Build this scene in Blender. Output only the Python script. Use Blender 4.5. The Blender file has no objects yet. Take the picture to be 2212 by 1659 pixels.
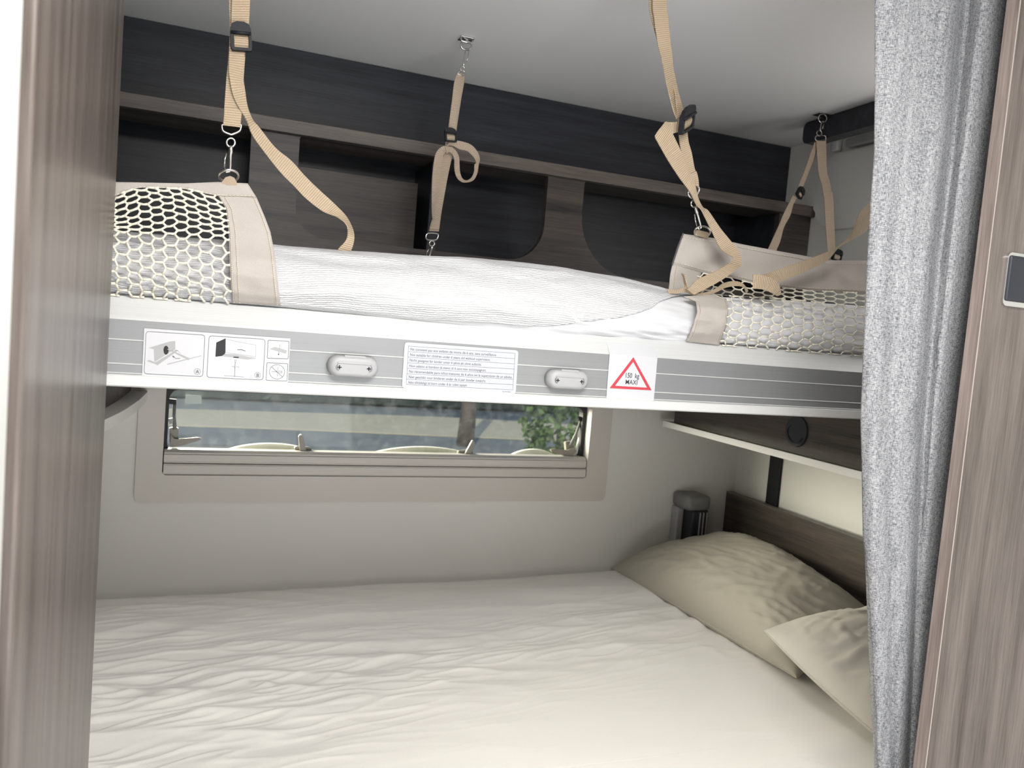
import bpy, bmesh, math, random
from mathutils import Vector, Matrix, noise
random.seed(7)
C = bpy.context.scene.collection
PI = math.pi

# ------------------------------------------------------------------ camera
H = 1.38                                   # height of the lens above the floor
FPX = 1769.69
YAW, PIT, ROL = 0.385416569, -0.0719442705, 0.0830264132
_cy, _sy, _cp, _sp, _cr, _sr = math.cos(YAW), math.sin(YAW), math.cos(PIT), math.sin(PIT), math.cos(ROL), math.sin(ROL)
FWD = Vector((_sy*_cp, _cy*_cp, _sp))
_r = Vector((_cy, -_sy, 0)); _u = _r.cross(FWD)
RGT = _cr*_r + _sr*_u
UPV = -_sr*_r + _cr*_u
cam_d = bpy.data.cameras.new('camera'); cam = bpy.data.objects.new('camera', cam_d); C.objects.link(cam)
cam_d.sensor_width = 36; cam_d.lens = FPX/2212*36; cam_d.clip_start = 0.02
m = Matrix((RGT, UPV, -FWD)).transposed().to_4x4(); m.translation = (0, 0, H)
cam.matrix_world = m
cam_d.dof.use_dof = True; cam_d.dof.focus_distance = 1.02; cam_d.dof.aperture_fstop = 11
bpy.context.scene.camera = cam

# ------------------------------------------------------------------ world, lights, exposure
w = bpy.data.worlds.new('world'); bpy.context.scene.world = w; w.use_nodes = True
nt = w.node_tree; bg = nt.nodes['Background']
sky = nt.nodes.new('ShaderNodeTexSky'); sky.sky_type = 'NISHITA'; sky.sun_disc = False
sky.sun_elevation = math.radians(50); sky.sun_rotation = math.radians(200)
nt.links.new(sky.outputs[0], bg.inputs[0]); bg.inputs[1].default_value = 0.13
sd = bpy.data.lights.new('sun', 'SUN'); sd.energy = 1.3; sd.angle = math.radians(0.6); sd.color = (1, .94, .84)
so = bpy.data.objects.new('sun', sd); C.objects.link(so); so.rotation_euler = (math.radians(48), 0, math.radians(-25)); so.location = (0, 4, 6)
def area_light(name, loc, aim, sx, sy, energy, col):
    d = bpy.data.lights.new(name, 'AREA'); d.shape = 'RECTANGLE'; d.size = sx; d.size_y = sy; d.energy = energy; d.color = col
    o = bpy.data.objects.new(name, d); C.objects.link(o); o.location = loc
    o.rotation_euler = (Vector(aim)-Vector(loc)).to_track_quat('-Z', 'Y').to_euler()
area_light('rooflight_daylight', (.22, .20, H+.470), (.26, .42, H-.5), .48, .40, 19, (1, .985, .96))
area_light('rear_fill', (.28, -1.3, H-.90), (.45, 1.0, H+.0), 1.4, .9, 26, (.96, .98, 1))  # unseen soft fill added behind the lens to lift fronts and ceiling
area_light('window_daylight', (-.7, 2.75, H+.10), (.8, 1.2, H-.35), 2.4, .6, 230, (1, .90, .72))
area_light('bunk_window_daylight', (1.28, .92, H+.20), (.3, 1.30, H+.40), .34, .2, .95, (1, .98, .95))
vs = bpy.context.scene.view_settings
vs.view_transform = 'Standard'; vs.look = 'None'; vs.gamma = 1; vs.exposure = 0.3; vs.use_curve_mapping = False

# ------------------------------------------------------------------ pixel -> place helpers (real depth planes)
def ray(x, y): return RGT*((x-1106)/FPX) - UPV*((y-829.5)/FPX) + FWD
def WY(x, y, Y): d = ray(x, y); d = d*(Y/d.y); return Vector((d.x, d.y, d.z+H))
def WX(x, y, X): d = ray(x, y); d = d*(X/d.x); return Vector((d.x, d.y, d.z+H))
def WZ(x, y, z): d = ray(x, y); d = d*((z-H)/d.z); return Vector((d.x, d.y, d.z+H))

# ------------------------------------------------------------------ materials
def nodes(name):
    mt = bpy.data.materials.new(name); mt.use_nodes = True
    t = mt.node_tree; return mt, t, t.nodes['Principled BSDF']
def N(t, k, **kw):
    n = t.nodes.new(k)
    for a, b in kw.items(): setattr(n, a, b)
    return n
def lin(c):
    return tuple(((v/255)/12.92 if v/255 <= .04045 else ((v/255+.055)/1.055)**2.4) for v in c) + (1,)
def plain(name, col, rough=.5, metal=0, spec=.5, bump=None, var=0):
    mt, t, b = nodes(name)
    b.inputs['Base Color'].default_value = col if len(col) == 4 else col+(1,)
    b.inputs['Roughness'].default_value = rough; b.inputs['Metallic'].default_value = metal
    b.inputs['Specular IOR Level'].default_value = spec
    if bump or var:
        tc = N(t, 'ShaderNodeTexCoord'); nz = N(t, 'ShaderNodeTexNoise')
        nz.inputs['Scale'].default_value = bump[0] if bump else 8; nz.inputs['Detail'].default_value = 3
        t.links.new(tc.outputs['Object'], nz.inputs['Vector'])
        if bump:
            bp = N(t, 'ShaderNodeBump'); bp.inputs['Strength'].default_value = bump[1]; bp.inputs['Distance'].default_value = bump[2]
            t.links.new(nz.outputs[0], bp.inputs['Height']); t.links.new(bp.outputs[0], b.inputs['Normal'])
        if var:
            mx = N(t, 'ShaderNodeMix', data_type='RGBA'); c = b.inputs['Base Color'].default_value
            mx.inputs[6].default_value = tuple(v*(1-var) for v in c[:3])+(1,); mx.inputs[7].default_value = tuple(min(1, v*(1+var)) for v in c[:3])+(1,)
            t.links.new(nz.outputs[0], mx.inputs[0]); t.links.new(mx.outputs[2], b.inputs['Base Color'])
    return mt
def wood(name, dark, light, axis, rough=.42, fine=1.0):
    mt, t, b = nodes(name)
    tc = N(t, 'ShaderNodeTexCoord')
    def layer(sc_long, sc_cross, detail):
        mp = N(t, 'ShaderNodeMapping'); s = [sc_cross]*3; s[axis] = sc_long; mp.inputs['Scale'].default_value = s
        nz = N(t, 'ShaderNodeTexNoise'); nz.inputs['Scale'].default_value = 1; nz.inputs['Detail'].default_value = detail; nz.inputs['Roughness'].default_value = .6
        t.links.new(tc.outputs['Object'], mp.inputs[0]); t.links.new(mp.outputs[0], nz.inputs['Vector']); return nz
    a = layer(2.5, 45*fine, 4); f = layer(14, 420*fine, 3)
    ad = N(t, 'ShaderNodeMath', operation='ADD'); ml = N(t, 'ShaderNodeMath', operation='MULTIPLY'); ml.inputs[1].default_value = .6
    t.links.new(f.outputs[0], ml.inputs[0]); t.links.new(a.outputs[0], ad.inputs[0]); t.links.new(ml.outputs[0], ad.inputs[1])
    cr = N(t, 'ShaderNodeValToRGB'); cr.color_ramp.elements[0].position = .55; cr.color_ramp.elements[1].position = 1.05
    cr.color_ramp.elements[0].color = dark+(1,); cr.color_ramp.elements[1].color = light+(1,)
    t.links.new(ad.outputs[0], cr.inputs[0]); t.links.new(cr.outputs[0], b.inputs['Base Color'])
    b.inputs['Roughness'].default_value = rough; b.inputs['Specular IOR Level'].default_value = .4
    bp = N(t, 'ShaderNodeBump'); bp.inputs['Strength'].default_value = .25; bp.inputs['Distance'].default_value = .0006
    t.links.new(f.outputs[0], bp.inputs['Height']); t.links.new(bp.outputs[0], b.inputs['Normal'])
    return mt
def fabric(name, col, scale=900, bump=.35, dist=.0006, var=.0, rough=.95, coarse=None):
    mt, t, b = nodes(name)
    b.inputs['Roughness'].default_value = rough; b.inputs['Specular IOR Level'].default_value = .15
    b.inputs['Sheen Weight'].default_value = .1
    tc = N(t, 'ShaderNodeTexCoord'); nz = N(t, 'ShaderNodeTexNoise'); nz.inputs['Scale'].default_value = scale; nz.inputs['Detail'].default_value = 2
    t.links.new(tc.outputs['Object'], nz.inputs['Vector'])
    bp = N(t, 'ShaderNodeBump'); bp.inputs['Strength'].default_value = bump; bp.inputs['Distance'].default_value = dist
    t.links.new(nz.outputs[0], bp.inputs['Height']); t.links.new(bp.outputs[0], b.inputs['Normal'])
    mx = N(t, 'ShaderNodeMix', data_type='RGBA'); mx.inputs[6].default_value = tuple(v*(1-var) for v in col)+(1,); mx.inputs[7].default_value = tuple(min(1, v*(1+var)) for v in col)+(1,)
    t.links.new(nz.outputs[0], mx.inputs[0]); t.links.new(mx.outputs[2], b.inputs['Base Color'])
    return mt
def webbing_mat(name, col):
    mt, t, b = nodes(name)
    b.inputs['Base Color'].default_value = col+(1,); b.inputs['Roughness'].default_value = .55; b.inputs['Specular IOR Level'].default_value = .4
    uv = N(t, 'ShaderNodeUVMap'); wv = N(t, 'ShaderNodeTexWave', bands_direction='Y'); wv.inputs['Scale'].default_value = 125 ; wv.inputs['Distortion'].default_value = 0
    w2 = N(t, 'ShaderNodeTexWave', bands_direction='X'); w2.inputs['Scale'].default_value = 190
    t.links.new(uv.outputs[0], wv.inputs['Vector']); t.links.new(uv.outputs[0], w2.inputs['Vector'])
    ml = N(t, 'ShaderNodeMath', operation='MULTIPLY'); ml.inputs[1].default_value = .35
    ad = N(t, 'ShaderNodeMath', operation='ADD')
    t.links.new(w2.outputs[1], ml.inputs[0]); t.links.new(wv.outputs[1], ad.inputs[0]); t.links.new(ml.outputs[0], ad.inputs[1])
    bp = N(t, 'ShaderNodeBump'); bp.inputs['Strength'].default_value = .8; bp.inputs['Distance'].default_value = .0006
    t.links.new(ad.outputs[0], bp.inputs['Height']); t.links.new(bp.outputs[0], b.inputs['Normal'])
    mx = N(t, 'ShaderNodeMix', data_type='RGBA'); mx.inputs[6].default_value = tuple(v*.72 for v in col)+(1,); mx.inputs[7].default_value = tuple(min(1, v*1.1) for v in col)+(1,)
    t.links.new(wv.outputs[1], mx.inputs[0]); t.links.new(mx.outputs[2], b.inputs['Base Color'])
    return mt
def towel_mat():
    mt, t, b = nodes('ribbed_towel')
    b.inputs['Base Color'].default_value = (.60, .60, .61, 1); b.inputs['Roughness'].default_value = 1; b.inputs['Specular IOR Level'].default_value = .1
    uv = N(t, 'ShaderNodeUVMap'); wv = N(t, 'ShaderNodeTexWave', bands_direction='Y'); wv.inputs['Scale'].default_value = 112; wv.inputs['Distortion'].default_value = 2.5; wv.inputs['Detail'].default_value = 2; wv.inputs['Detail Scale'].default_value = 2.0
    t.links.new(uv.outputs[0], wv.inputs['Vector'])
    nz = N(t, 'ShaderNodeTexNoise'); nz.inputs['Scale'].default_value = 700; tc = N(t, 'ShaderNodeTexCoord'); t.links.new(tc.outputs['Object'], nz.inputs['Vector'])
    ad = N(t, 'ShaderNodeMath', operation='ADD'); t.links.new(wv.outputs[1], ad.inputs[0]); t.links.new(nz.outputs[0], ad.inputs[1])
    bp = N(t, 'ShaderNodeBump'); bp.inputs['Strength'].default_value = .7; bp.inputs['Distance'].default_value = .0012
    t.links.new(ad.outputs[0], bp.inputs['Height']); t.links.new(bp.outputs[0], b.inputs['Normal'])
    return mt
def linen_mat():
    mt, t, b = nodes('grey_linen')
    tc = N(t, 'ShaderNodeTexCoord')
    def ly(s, d=2):
        mp = N(t, 'ShaderNodeMapping'); mp.inputs['Scale'].default_value = s
        nz = N(t, 'ShaderNodeTexNoise'); nz.inputs['Scale'].default_value = 1; nz.inputs['Detail'].default_value = d
        t.links.new(tc.outputs['Object'], mp.inputs[0]); t.links.new(mp.outputs[0], nz.inputs['Vector']); return nz
    a = ly((1500, 1500, 260)); c = ly((260, 260, 1500)); e = ly((160, 160, 12))
    ad = N(t, 'ShaderNodeMath', operation='ADD'); a2 = N(t, 'ShaderNodeMath', operation='ADD'); ml = N(t, 'ShaderNodeMath', operation='MULTIPLY'); ml.inputs[1].default_value = .35
    t.links.new(a.outputs[0], ad.inputs[0]); t.links.new(c.outputs[0], ad.inputs[1]); t.links.new(e.outputs[0], ml.inputs[0]); t.links.new(ad.outputs[0], a2.inputs[0]); t.links.new(ml.outputs[0], a2.inputs[1])
    cr = N(t, 'ShaderNodeValToRGB'); cr.color_ramp.elements[0].position = .38*2.35/2.35; cr.color_ramp.elements[1].position = .62
    dv = N(t, 'ShaderNodeMath', operation='DIVIDE'); dv.inputs[1].default_value = 2.35; t.links.new(a2.outputs[0], dv.inputs[0])
    cr.color_ramp.elements[0].color = (.095, .10, .112, 1); cr.color_ramp.elements[1].color = (.44, .44, .45, 1)
    t.links.new(dv.outputs[0], cr.inputs[0]); t.links.new(cr.outputs[0], b.inputs['Base Color'])
    b.inputs['Roughness'].default_value = .95; b.inputs['Specular IOR Level'].default_value = .1
    bp = N(t, 'ShaderNodeBump'); bp.inputs['Strength'].default_value = .3; bp.inputs['Distance'].default_value = .0008
    t.links.new(ad.outputs[0], bp.inputs['Height']); t.links.new(bp.outputs[0], b.inputs['Normal'])
    return mt
def brushed(name, col, rough=.38, metal=.75):
    mt, t, b = nodes(name)
    tc = N(t, 'ShaderNodeTexCoord'); mp = N(t, 'ShaderNodeMapping'); mp.inputs['Scale'].default_value = (3, 900, 900)
    nz = N(t, 'ShaderNodeTexNoise'); nz.inputs['Scale'].default_value = 1; nz.inputs['Detail'].default_value = 2
    t.links.new(tc.outputs['Object'], mp.inputs[0]); t.links.new(mp.outputs[0], nz.inputs['Vector'])
    mx = N(t, 'ShaderNodeMix', data_type='RGBA'); mx.inputs[6].default_value = tuple(v*.9 for v in col)+(1,); mx.inputs[7].default_value = tuple(min(1, v*1.1) for v in col)+(1,)
    t.links.new(nz.outputs[0], mx.inputs[0]); t.links.new(mx.outputs[2], b.inputs['Base Color'])
    b.inputs['Roughness'].default_value = rough; b.inputs['Metallic'].default_value = metal
    return mt
def glass_mat():
    mt = bpy.data.materials.new('acrylic_pane'); mt.use_nodes = True; t = mt.node_tree
    t.nodes.remove(t.nodes['Principled BSDF']); out = t.nodes['Material Output']
    tr = N(t, 'ShaderNodeBsdfTransparent'); tr.inputs[0].default_value = (.90, .93, .93, 1)
    gl = N(t, 'ShaderNodeBsdfGlossy'); gl.inputs['Roughness'].default_value = .04
    df = N(t, 'ShaderNodeBsdfDiffuse'); df.inputs[0].default_value = (.8, .82, .8, 1)
    lw = N(t, 'ShaderNodeLayerWeight'); pw = N(t, 'ShaderNodeMath', operation='POWER'); pw.inputs[1].default_value = 5; t.links.new(lw.outputs['Facing'], pw.inputs[0]); fr = N(t, 'ShaderNodeMath', operation='MULTIPLY_ADD'); fr.inputs[1].default_value = .5; fr.inputs[2].default_value = .006; t.links.new(pw.outputs[0], fr.inputs[0])
    nz = N(t, 'ShaderNodeTexNoise'); nz.inputs['Scale'].default_value = 60; nz.inputs['Detail'].default_value = 6; tc = N(t, 'ShaderNodeTexCoord'); t.links.new(tc.outputs['Object'], nz.inputs['Vector'])
    rp = N(t, 'ShaderNodeMapRange'); rp.inputs[1].default_value = .45; rp.inputs[2].default_value = .75; rp.inputs[3].default_value = .025; rp.inputs[4].default_value = .13
    t.links.new(nz.outputs[0], rp.inputs[0])
    m1 = N(t, 'ShaderNodeMixShader'); m2 = N(t, 'ShaderNodeMixShader')
    t.links.new(rp.outputs[0], m1.inputs[0]); t.links.new(tr.outputs[0], m1.inputs[1]); t.links.new(df.outputs[0], m1.inputs[2])
    t.links.new(fr.outputs[0], m2.inputs[0]); t.links.new(m1.outputs[0], m2.inputs[1]); t.links.new(gl.outputs[0], m2.inputs[2])
    t.links.new(m2.outputs[0], out.inputs[0]); return mt

M = {}
M['ceil'] = plain('ceiling_white', (.87, .87, .86), .7)
M['wall'] = plain('wall_warm_white', (.76, .74, .705), .75, bump=(350, .05, .0005))
M['wallr'] = plain('wall_panel_white', (.80, .79, .75), .55)
M['woodx'] = wood('dark_wood_grain_lengthwise', (.022, .020, .021), (.095, .078, .068), 0)
M['woody'] = wood('dark_wood_grain_depthwise', (.022, .020, .020), (.095, .075, .062), 1)
M['woodz'] = wood('brown_wood_grain_upright', (.060, .049, .043), (.175, .147, .132), 2, .32)
M['woodlip'] = wood('light_wood_lip', (.06, .05, .046), (.16, .135, .12), 0)
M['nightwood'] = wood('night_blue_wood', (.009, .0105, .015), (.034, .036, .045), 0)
M['black'] = plain('black_plastic', (.010, .011, .015), .55, spec=.3)
M['navy'] = plain('dark_blue_plastic', (.016, .018, .027), .45)
M['grey'] = plain('grey_plastic', (.38, .38, .39), .45)
M['lampgrey'] = plain('dull_grey_plastic', (.20, .20, .195), .5)
M['beige'] = plain('beige_plastic', (.63, .59, .545), .5)
M['bdark'] = plain('taupe_plastic', (.30, .275, .235), .45)
M['white'] = plain('white_laminate', (.84, .83, .81), .45)
M['lacq'] = plain('white_lacquer', (.62, .62, .605), .4)
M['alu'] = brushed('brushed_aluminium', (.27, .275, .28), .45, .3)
M['alulit'] = brushed('lit_aluminium', (.60, .605, .60), .45, .15)  # rail aluminium with the light caught on bevel and ridges painted in
M['screw'] = plain('dull_screw_steel', (.20, .20, .21), .45, .6)
M['steel'] = plain('nickel_steel', (.62, .60, .57), .25, 1)
M['chrome'] = plain('satin_chrome', (.7, .7, .7), .25, 1)
M['web'] = webbing_mat('tan_webbing', (.50, .385, .265))
M['webp'] = webbing_mat('pale_tan_webbing', (.52, .41, .31))
M['band'] = fabric('beige_cotton_band', (.45, .41, .375), 1300, .5, .0006, .12)
M['cord'] = fabric('cream_cord', (.78, .735, .62), 1800, .5, .0006, .08)
M['thread'] = plain('pale_thread', (.68, .62, .50), .8)
M['towel'] = towel_mat()
M['sheet'] = fabric('smooth_white_cover', (.64, .64, .66), 1500, .1, .0003, .0, .7)
M['bed'] = fabric('ivory_jersey_sheet', (.84, .815, .775), 1100, .35, .0007, .04)
M['pil'] = fabric('sage_grey_pillowcase', (.40, .373, .312), 1700, .15, .0004, .05, .75)
M['pil2'] = fabric('light_taupe_pillowcase', (.47, .445, .395), 1700, .15, .0004, .05, .8)
M['linen'] = linen_mat()
M['paper'] = plain('white_paper', (.56, .56, .58), .5)
M['vinyl'] = plain('silver_white_vinyl', (.49, .50, .53), .4)
M['ink'] = plain('grey_ink', (.07, .07, .085), .6)
M['inkd'] = plain('black_ink', (.01, .01, .015), .6)
M['inkm'] = plain('mid_grey_ink', (.22, .22, .225), .6)
M['inkl'] = plain('light_grey_ink', (.52, .52, .53), .6)
M['red'] = plain('red_ink', (.50, .045, .065), .5)
M['glass'] = glass_mat()
M['gasket'] = plain('black_rubber', (.008, .008, .009), .6)
M['cream'] = plain('cream_moulding', (.78, .74, .64), .5)

# ------------------------------------------------------------------ object helpers
def tag(o, label=None, cat=None, group=None, kind=None):
    if label: o['label'] = label
    if cat: o['category'] = cat
    if group: o['group'] = group
    if kind: o['kind'] = kind
    return o
def thing(name, label, cat, loc, group=None):
    o = bpy.data.objects.new(name, None); C.objects.link(o); o.location = loc; o.empty_display_size = .05
    return tag(o, label, cat, group)
def rootloc(o):
    while o.parent: o = o.parent
    return Vector(o.location)
def mesh_obj(name, bm, mat, parent=None, origin=None, smooth=False, uv=False):
    bmesh.ops.recalc_face_normals(bm, faces=bm.faces[:])
    off = rootloc(parent) if parent else Vector(origin or (0, 0, 0))
    for v in bm.verts: v.co -= off
    me = bpy.data.meshes.new(name); bm.to_mesh(me); bm.free()
    if smooth:
        for p in me.polygons: p.use_smooth = True
    for mm in (mat if isinstance(mat, (list, tuple)) else [mat]): me.materials.append(mm)
    o = bpy.data.objects.new(name, me); C.objects.link(o)
    if parent: o.parent = parent
    else: o.location = off
    return o
def centre(bm):
    lo = [min(v.co[i] for v in bm.verts) for i in range(3)]; hi = [max(v.co[i] for v in bm.verts) for i in range(3)]
    return Vector(((lo[0]+hi[0])/2, (lo[1]+hi[1])/2, lo[2]))
def top(name, bm, mat, label, cat, group=None, smooth=False):
    return tag(mesh_obj(name, bm, mat, None, centre(bm), smooth), label, cat, group)
def struct(name, bm, mat, smooth=False):
    return tag(mesh_obj(name, bm, mat, None, centre(bm), smooth), kind='structure')
def add_box(bm, lo, hi, bev=0, seg=2):
    r = bmesh.ops.create_cube(bm, size=1); vs_ = r['verts']
    for v in vs_:
        v.co = Vector([lo[i] + (v.co[i]+.5)*(hi[i]-lo[i]) for i in range(3)])
    if bev:
        es = {e for v in vs_ for e in v.link_edges}
        bmesh.ops.bevel(bm, geom=list(es), offset=bev, segments=seg, affect='EDGES', profile=.5)
def box(lo, hi, bev=0, seg=2):
    bm = bmesh.new(); add_box(bm, lo, hi, bev, seg); return bm
def add_prism(bm, pts, ext):
    """closed polygon (3D points) pushed along ext"""
    ext = Vector(ext); a = [bm.verts.new(p) for p in pts]; b = [bm.verts.new(Vector(p)+ext) for p in pts]
    bm.faces.new(a); bm.faces.new(b[::-1])
    n = len(pts)
    for i in range(n): bm.faces.new((a[i], b[i], b[(i+1) % n], a[(i+1) % n]))
def add_ring(bm, outer, inner, ext):
    ext = Vector(ext); n = len(outer)
    A = [bm.verts.new(p) for p in outer]; B = [bm.verts.new(p) for p in inner]
    A2 = [bm.verts.new(Vector(p)+ext) for p in outer]; B2 = [bm.verts.new(Vector(p)+ext) for p in inner]
    for i in range(n):
        j = (i+1) % n
        bm.faces.new((A[i], A[j], B[j], B[i])); bm.faces.new((A2[i], B2[i], B2[j], A2[j]))
        bm.faces.new((A[i], A2[i], A2[j], A[j])); bm.faces.new((B[i], B[j], B2[j], B2[i]))
def catmull(pts, sub, closed=False):
    out = []; n = len(pts); rng = n if closed else n-1
    for i in range(rng):
        g = (lambda k: pts[k % n]) if closed else (lambda k: pts[min(max(k, 0), n-1)])
        p0, p1, p2, p3 = g(i-1), g(i), g(i+1), g(i+2)
        for s in range(sub):
            t = s/sub
            out.append([.5*((2*b)+(-a+c)*t+(2*a-5*b+4*c-d)*t*t+(-a+3*b-3*c+d)*t**3) for a, b, c, d in zip(p0, p1, p2, p3)])
    if not closed: out.append(list(pts[-1]))
    return out
def add_tube(bm, pts, r, sides=8, closed=False, cap=True):
    pts = [Vector(p) for p in pts]; n = len(pts); rings = []; nrm = None
    for i, p in enumerate(pts):
        a = pts[(i-1) % n] if (closed or i > 0) else pts[0]; b = pts[(i+1) % n] if (closed or i < n-1) else pts[-1]
        t = (b-a)
        if t.length < 1e-9: t = Vector((0, 0, 1))
        t.normalize()
        if nrm is None:
            nrm = t.orthogonal().normalized()
        nrm = (nrm - t*nrm.dot(t))
        if nrm.length < 1e-6: nrm = t.orthogonal()
        nrm.normalize(); bi = t.cross(nrm)
        rr = r[i] if isinstance(r, (list, tuple)) else r
        rings.append([bm.verts.new(p + (nrm*math.cos(2*PI*k/sides)+bi*math.sin(2*PI*k/sides))*rr) for k in range(sides)])
    for i in range(n if closed else n-1):
        A, B = rings[i], rings[(i+1) % n]
        for k in range(sides): bm.faces.new((A[k], A[(k+1) % sides], B[(k+1) % sides], B[k]))
    if not closed and cap:
        bm.faces.new(rings[0]); bm.faces.new(rings[-1][::-1])
def tube(pts, r, sides=8, closed=False):
    bm = bmesh.new(); add_tube(bm, pts, r, sides, closed); return bm
def add_cyl(bm, c, axis, r, h, seg=24, r2=None):
    ax = Vector(axis).normalized(); x = ax.orthogonal().normalized(); y = ax.cross(x); c = Vector(c)
    r2 = r if r2 is None else r2
    A = [bm.verts.new(c+(x*math.cos(2*PI*k/seg)+y*math.sin(2*PI*k/seg))*r) for k in range(seg)]
    B = [bm.verts.new(c+ax*h+(x*math.cos(2*PI*k/seg)+y*math.sin(2*PI*k/seg))*r2) for k in range(seg)]
    bm.faces.new(A[::-1]); bm.faces.new(B)
    for k in range(seg): bm.faces.new((A[k], A[(k+1) % seg], B[(k+1) % seg], B[k]))
def rrect(x0, x1, y0, y1, r, n=6):
    """rounded rectangle; r one number or (bl, br, tr, tl)"""
    if not isinstance(r, (list, tuple)): r = (r,)*4
    P = []
    for (cx, cy, sx, sy, a0, rr) in ((x0, y0, 1, 1, PI, r[0]), (x1, y0, -1, 1, 1.5*PI, r[1]), (x1, y1, -1, -1, 0, r[2]), (x0, y1, 1, -1, .5*PI, r[3])):
        for k in range(n+1):
            a = a0 + k/n*PI/2
            P.append((cx+sx*rr+rr*math.cos(a), cy+sy*rr+rr*math.sin(a)))
    return P
def grid_mesh(bm, P, nu, nv, closed_u=False):
    """P[i][j] points -> quads, returns verts"""
    V = [[bm.verts.new(P[i][j]) for j in range(nv)] for i in range(nu)]
    for i in range(nu-1):
        for j in range(nv-1): bm.faces.new((V[i][j], V[i+1][j], V[i+1][j+1], V[i][j+1]))
    return V
def shell(bm, P, nu, nv, th):
    """two-sided cloth of thickness th from a grid of points"""
    Q = []
    for i in range(nu):
        row = []
        for j in range(nv):
            du = Vector(P[min(i+1, nu-1)][j])-Vector(P[max(i-1, 0)][j]); dv = Vector(P[i][min(j+1, nv-1)])-Vector(P[i][max(j-1, 0)])
            n = du.cross(dv); n = n.normalized() if n.length > 1e-12 else Vector((0, -1, 0))
            if n.y > 0: n = -n
            row.append(Vector(P[i][j]) - n*th)
        Q.append(row)
    A = grid_mesh(bm, P, nu, nv); B = grid_mesh(bm, Q, nu, nv)
    for i in range(nu-1):
        bm.faces.new((A[i][0], B[i][0], B[i+1][0], A[i+1][0])); bm.faces.new((A[i][-1], A[i+1][-1], B[i+1][-1], B[i][-1]))
    for j in range(nv-1):
        bm.faces.new((A[0][j], A[0][j+1], B[0][j+1], B[0][j])); bm.faces.new((A[-1][j], B[-1][j], B[-1][j+1], A[-1][j+1]))
def interp(tab, x):
    if x <= tab[0][0]: return tab[0][1]
    for (a, b), (c, d) in zip(tab, tab[1:]):
        if x <= c: return b+(d-b)*(x-a)/(c-a)
    return tab[-1][1]
def curve_at(pts, t):
    """point on a polyline of 2D points at fraction t (0..1) of its length"""
    L = [0]
    for a, b in zip(pts, pts[1:]): L.append(L[-1]+math.hypot(b[0]-a[0], b[1]-a[1]))
    s = t*L[-1]
    for k in range(len(pts)-1):
        if s <= L[k+1] or k == len(pts)-2:
            f = (s-L[k])/max(1e-9, L[k+1]-L[k]); return tuple(p+(q-p)*f for p, q in zip(pts[k], pts[k+1]))
def ribbon(name, st, mat, parent, th=.0013, sub=7, label=None):
    """flat strap lofted between its two edges; station = (lx, ly, rx, ry, Y_left, Y_right)"""
    S = [s if len(s) == 6 else s+(s[4],) for s in st]
    S = catmull([list(s) for s in S], sub)
    bm = bmesh.new(); uvl = bm.loops.layers.uv.new('UVMap'); rings = []; dist = 0; prev = None; ds = []
    LR = [(WY(s[0], s[1], s[4]), WY(s[2], s[3], s[5])) for s in S]
    nprev = None
    for i, (L, R) in enumerate(LR):
        mid = (L+R)/2
        if prev is not None: dist += (mid-prev).length
        prev = mid; ds.append(dist)
        t = (LR[min(i+1, len(LR)-1)][0]+LR[min(i+1, len(LR)-1)][1]-LR[max(i-1, 0)][0]-LR[max(i-1, 0)][1])
        n = (R-L).cross(t)
        n = n.normalized() if n.length > 1e-12 else (nprev or Vector((0, -1, 0)))
        if nprev is not None and n.dot(nprev) < 0: n = -n
        nprev = n
        o = n*(th/2)
        rings.append([bm.verts.new(p) for p in (L-o, R-o, R+o, L+o)])
    wd = .021
    for i in range(len(rings)-1):
        A, B = rings[i], rings[i+1]
        for k in range(4):
            f = bm.faces.new((A[k], A[(k+1) % 4], B[(k+1) % 4], B[k]))
            u0, u1 = ((0, wd), (wd, wd), (wd, 0), (0, 0))[k]
            for lp in f.loops:
                v = lp.vert; ii = i if v in A else i+1
                uu = u0 if v in (A[k], B[k]) else u1
                lp[uvl].uv = (uu, ds[ii])
            f.smooth = True
    bm.faces.new(rings[0]); bm.faces.new(rings[-1][::-1])
    bmesh.ops.recalc_face_normals(bm, faces=bm.faces[:]); bm.normal_update()
    for e in bm.edges:
        if len(e.link_faces) == 2 and e.calc_face_angle(0) > .9: e.smooth = False
    o = mesh_obj(name, bm, mat, parent)
    if label: o['label'] = label
    return o
def wn(x, y, z=0, s=1): return noise.noise(Vector((x*s, y*s, z*s)))
def ridge(x, y, z=0): return 1-abs(noise.noise(Vector((x, y, z))))*2

# ================================================================== THE ROOM
XR, XL, YB, YF = 1.325, -.36, 1.70, -2.4     # right wall, left wall, far wall, wall behind the lens
ZC = H + .477
struct('floor', box((XL-.04, YF-.04, -.06), (XR+.04, YB+.04, 0)), plain('grey_floor_vinyl', (.25, .22, .2), .5, bump=(60, .1, .001)))
cl_ = struct('ceiling', box((XL-.04, YF-.04, ZC), (XR+.04, YB+.04, ZC+.03)), M['ceil'])
bm = bmesh.new(); add_ring(bm, [Vector((x, y, ZC-.014)) for x, y in rrect(-.06, .50, -.04, .44, .03)], [Vector((x, y, ZC-.014)) for x, y in rrect(-.03, .47, -.01, .41, .02)], (0, 0, .014)); mesh_obj('rooflight_frame', bm, M['lacq'], cl_)
struct('wall_left', box((XL-.04, YF, 0), (XL, YB, ZC)), M['wall'])
struct('wall_right', box((XR, YF, 0), (XR+.04, YB, ZC)), M['wallr'])
struct('wall_front', box((XL-.04, YF-.04, 0), (XR+.04, YF, ZC)), M['wall'])
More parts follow.
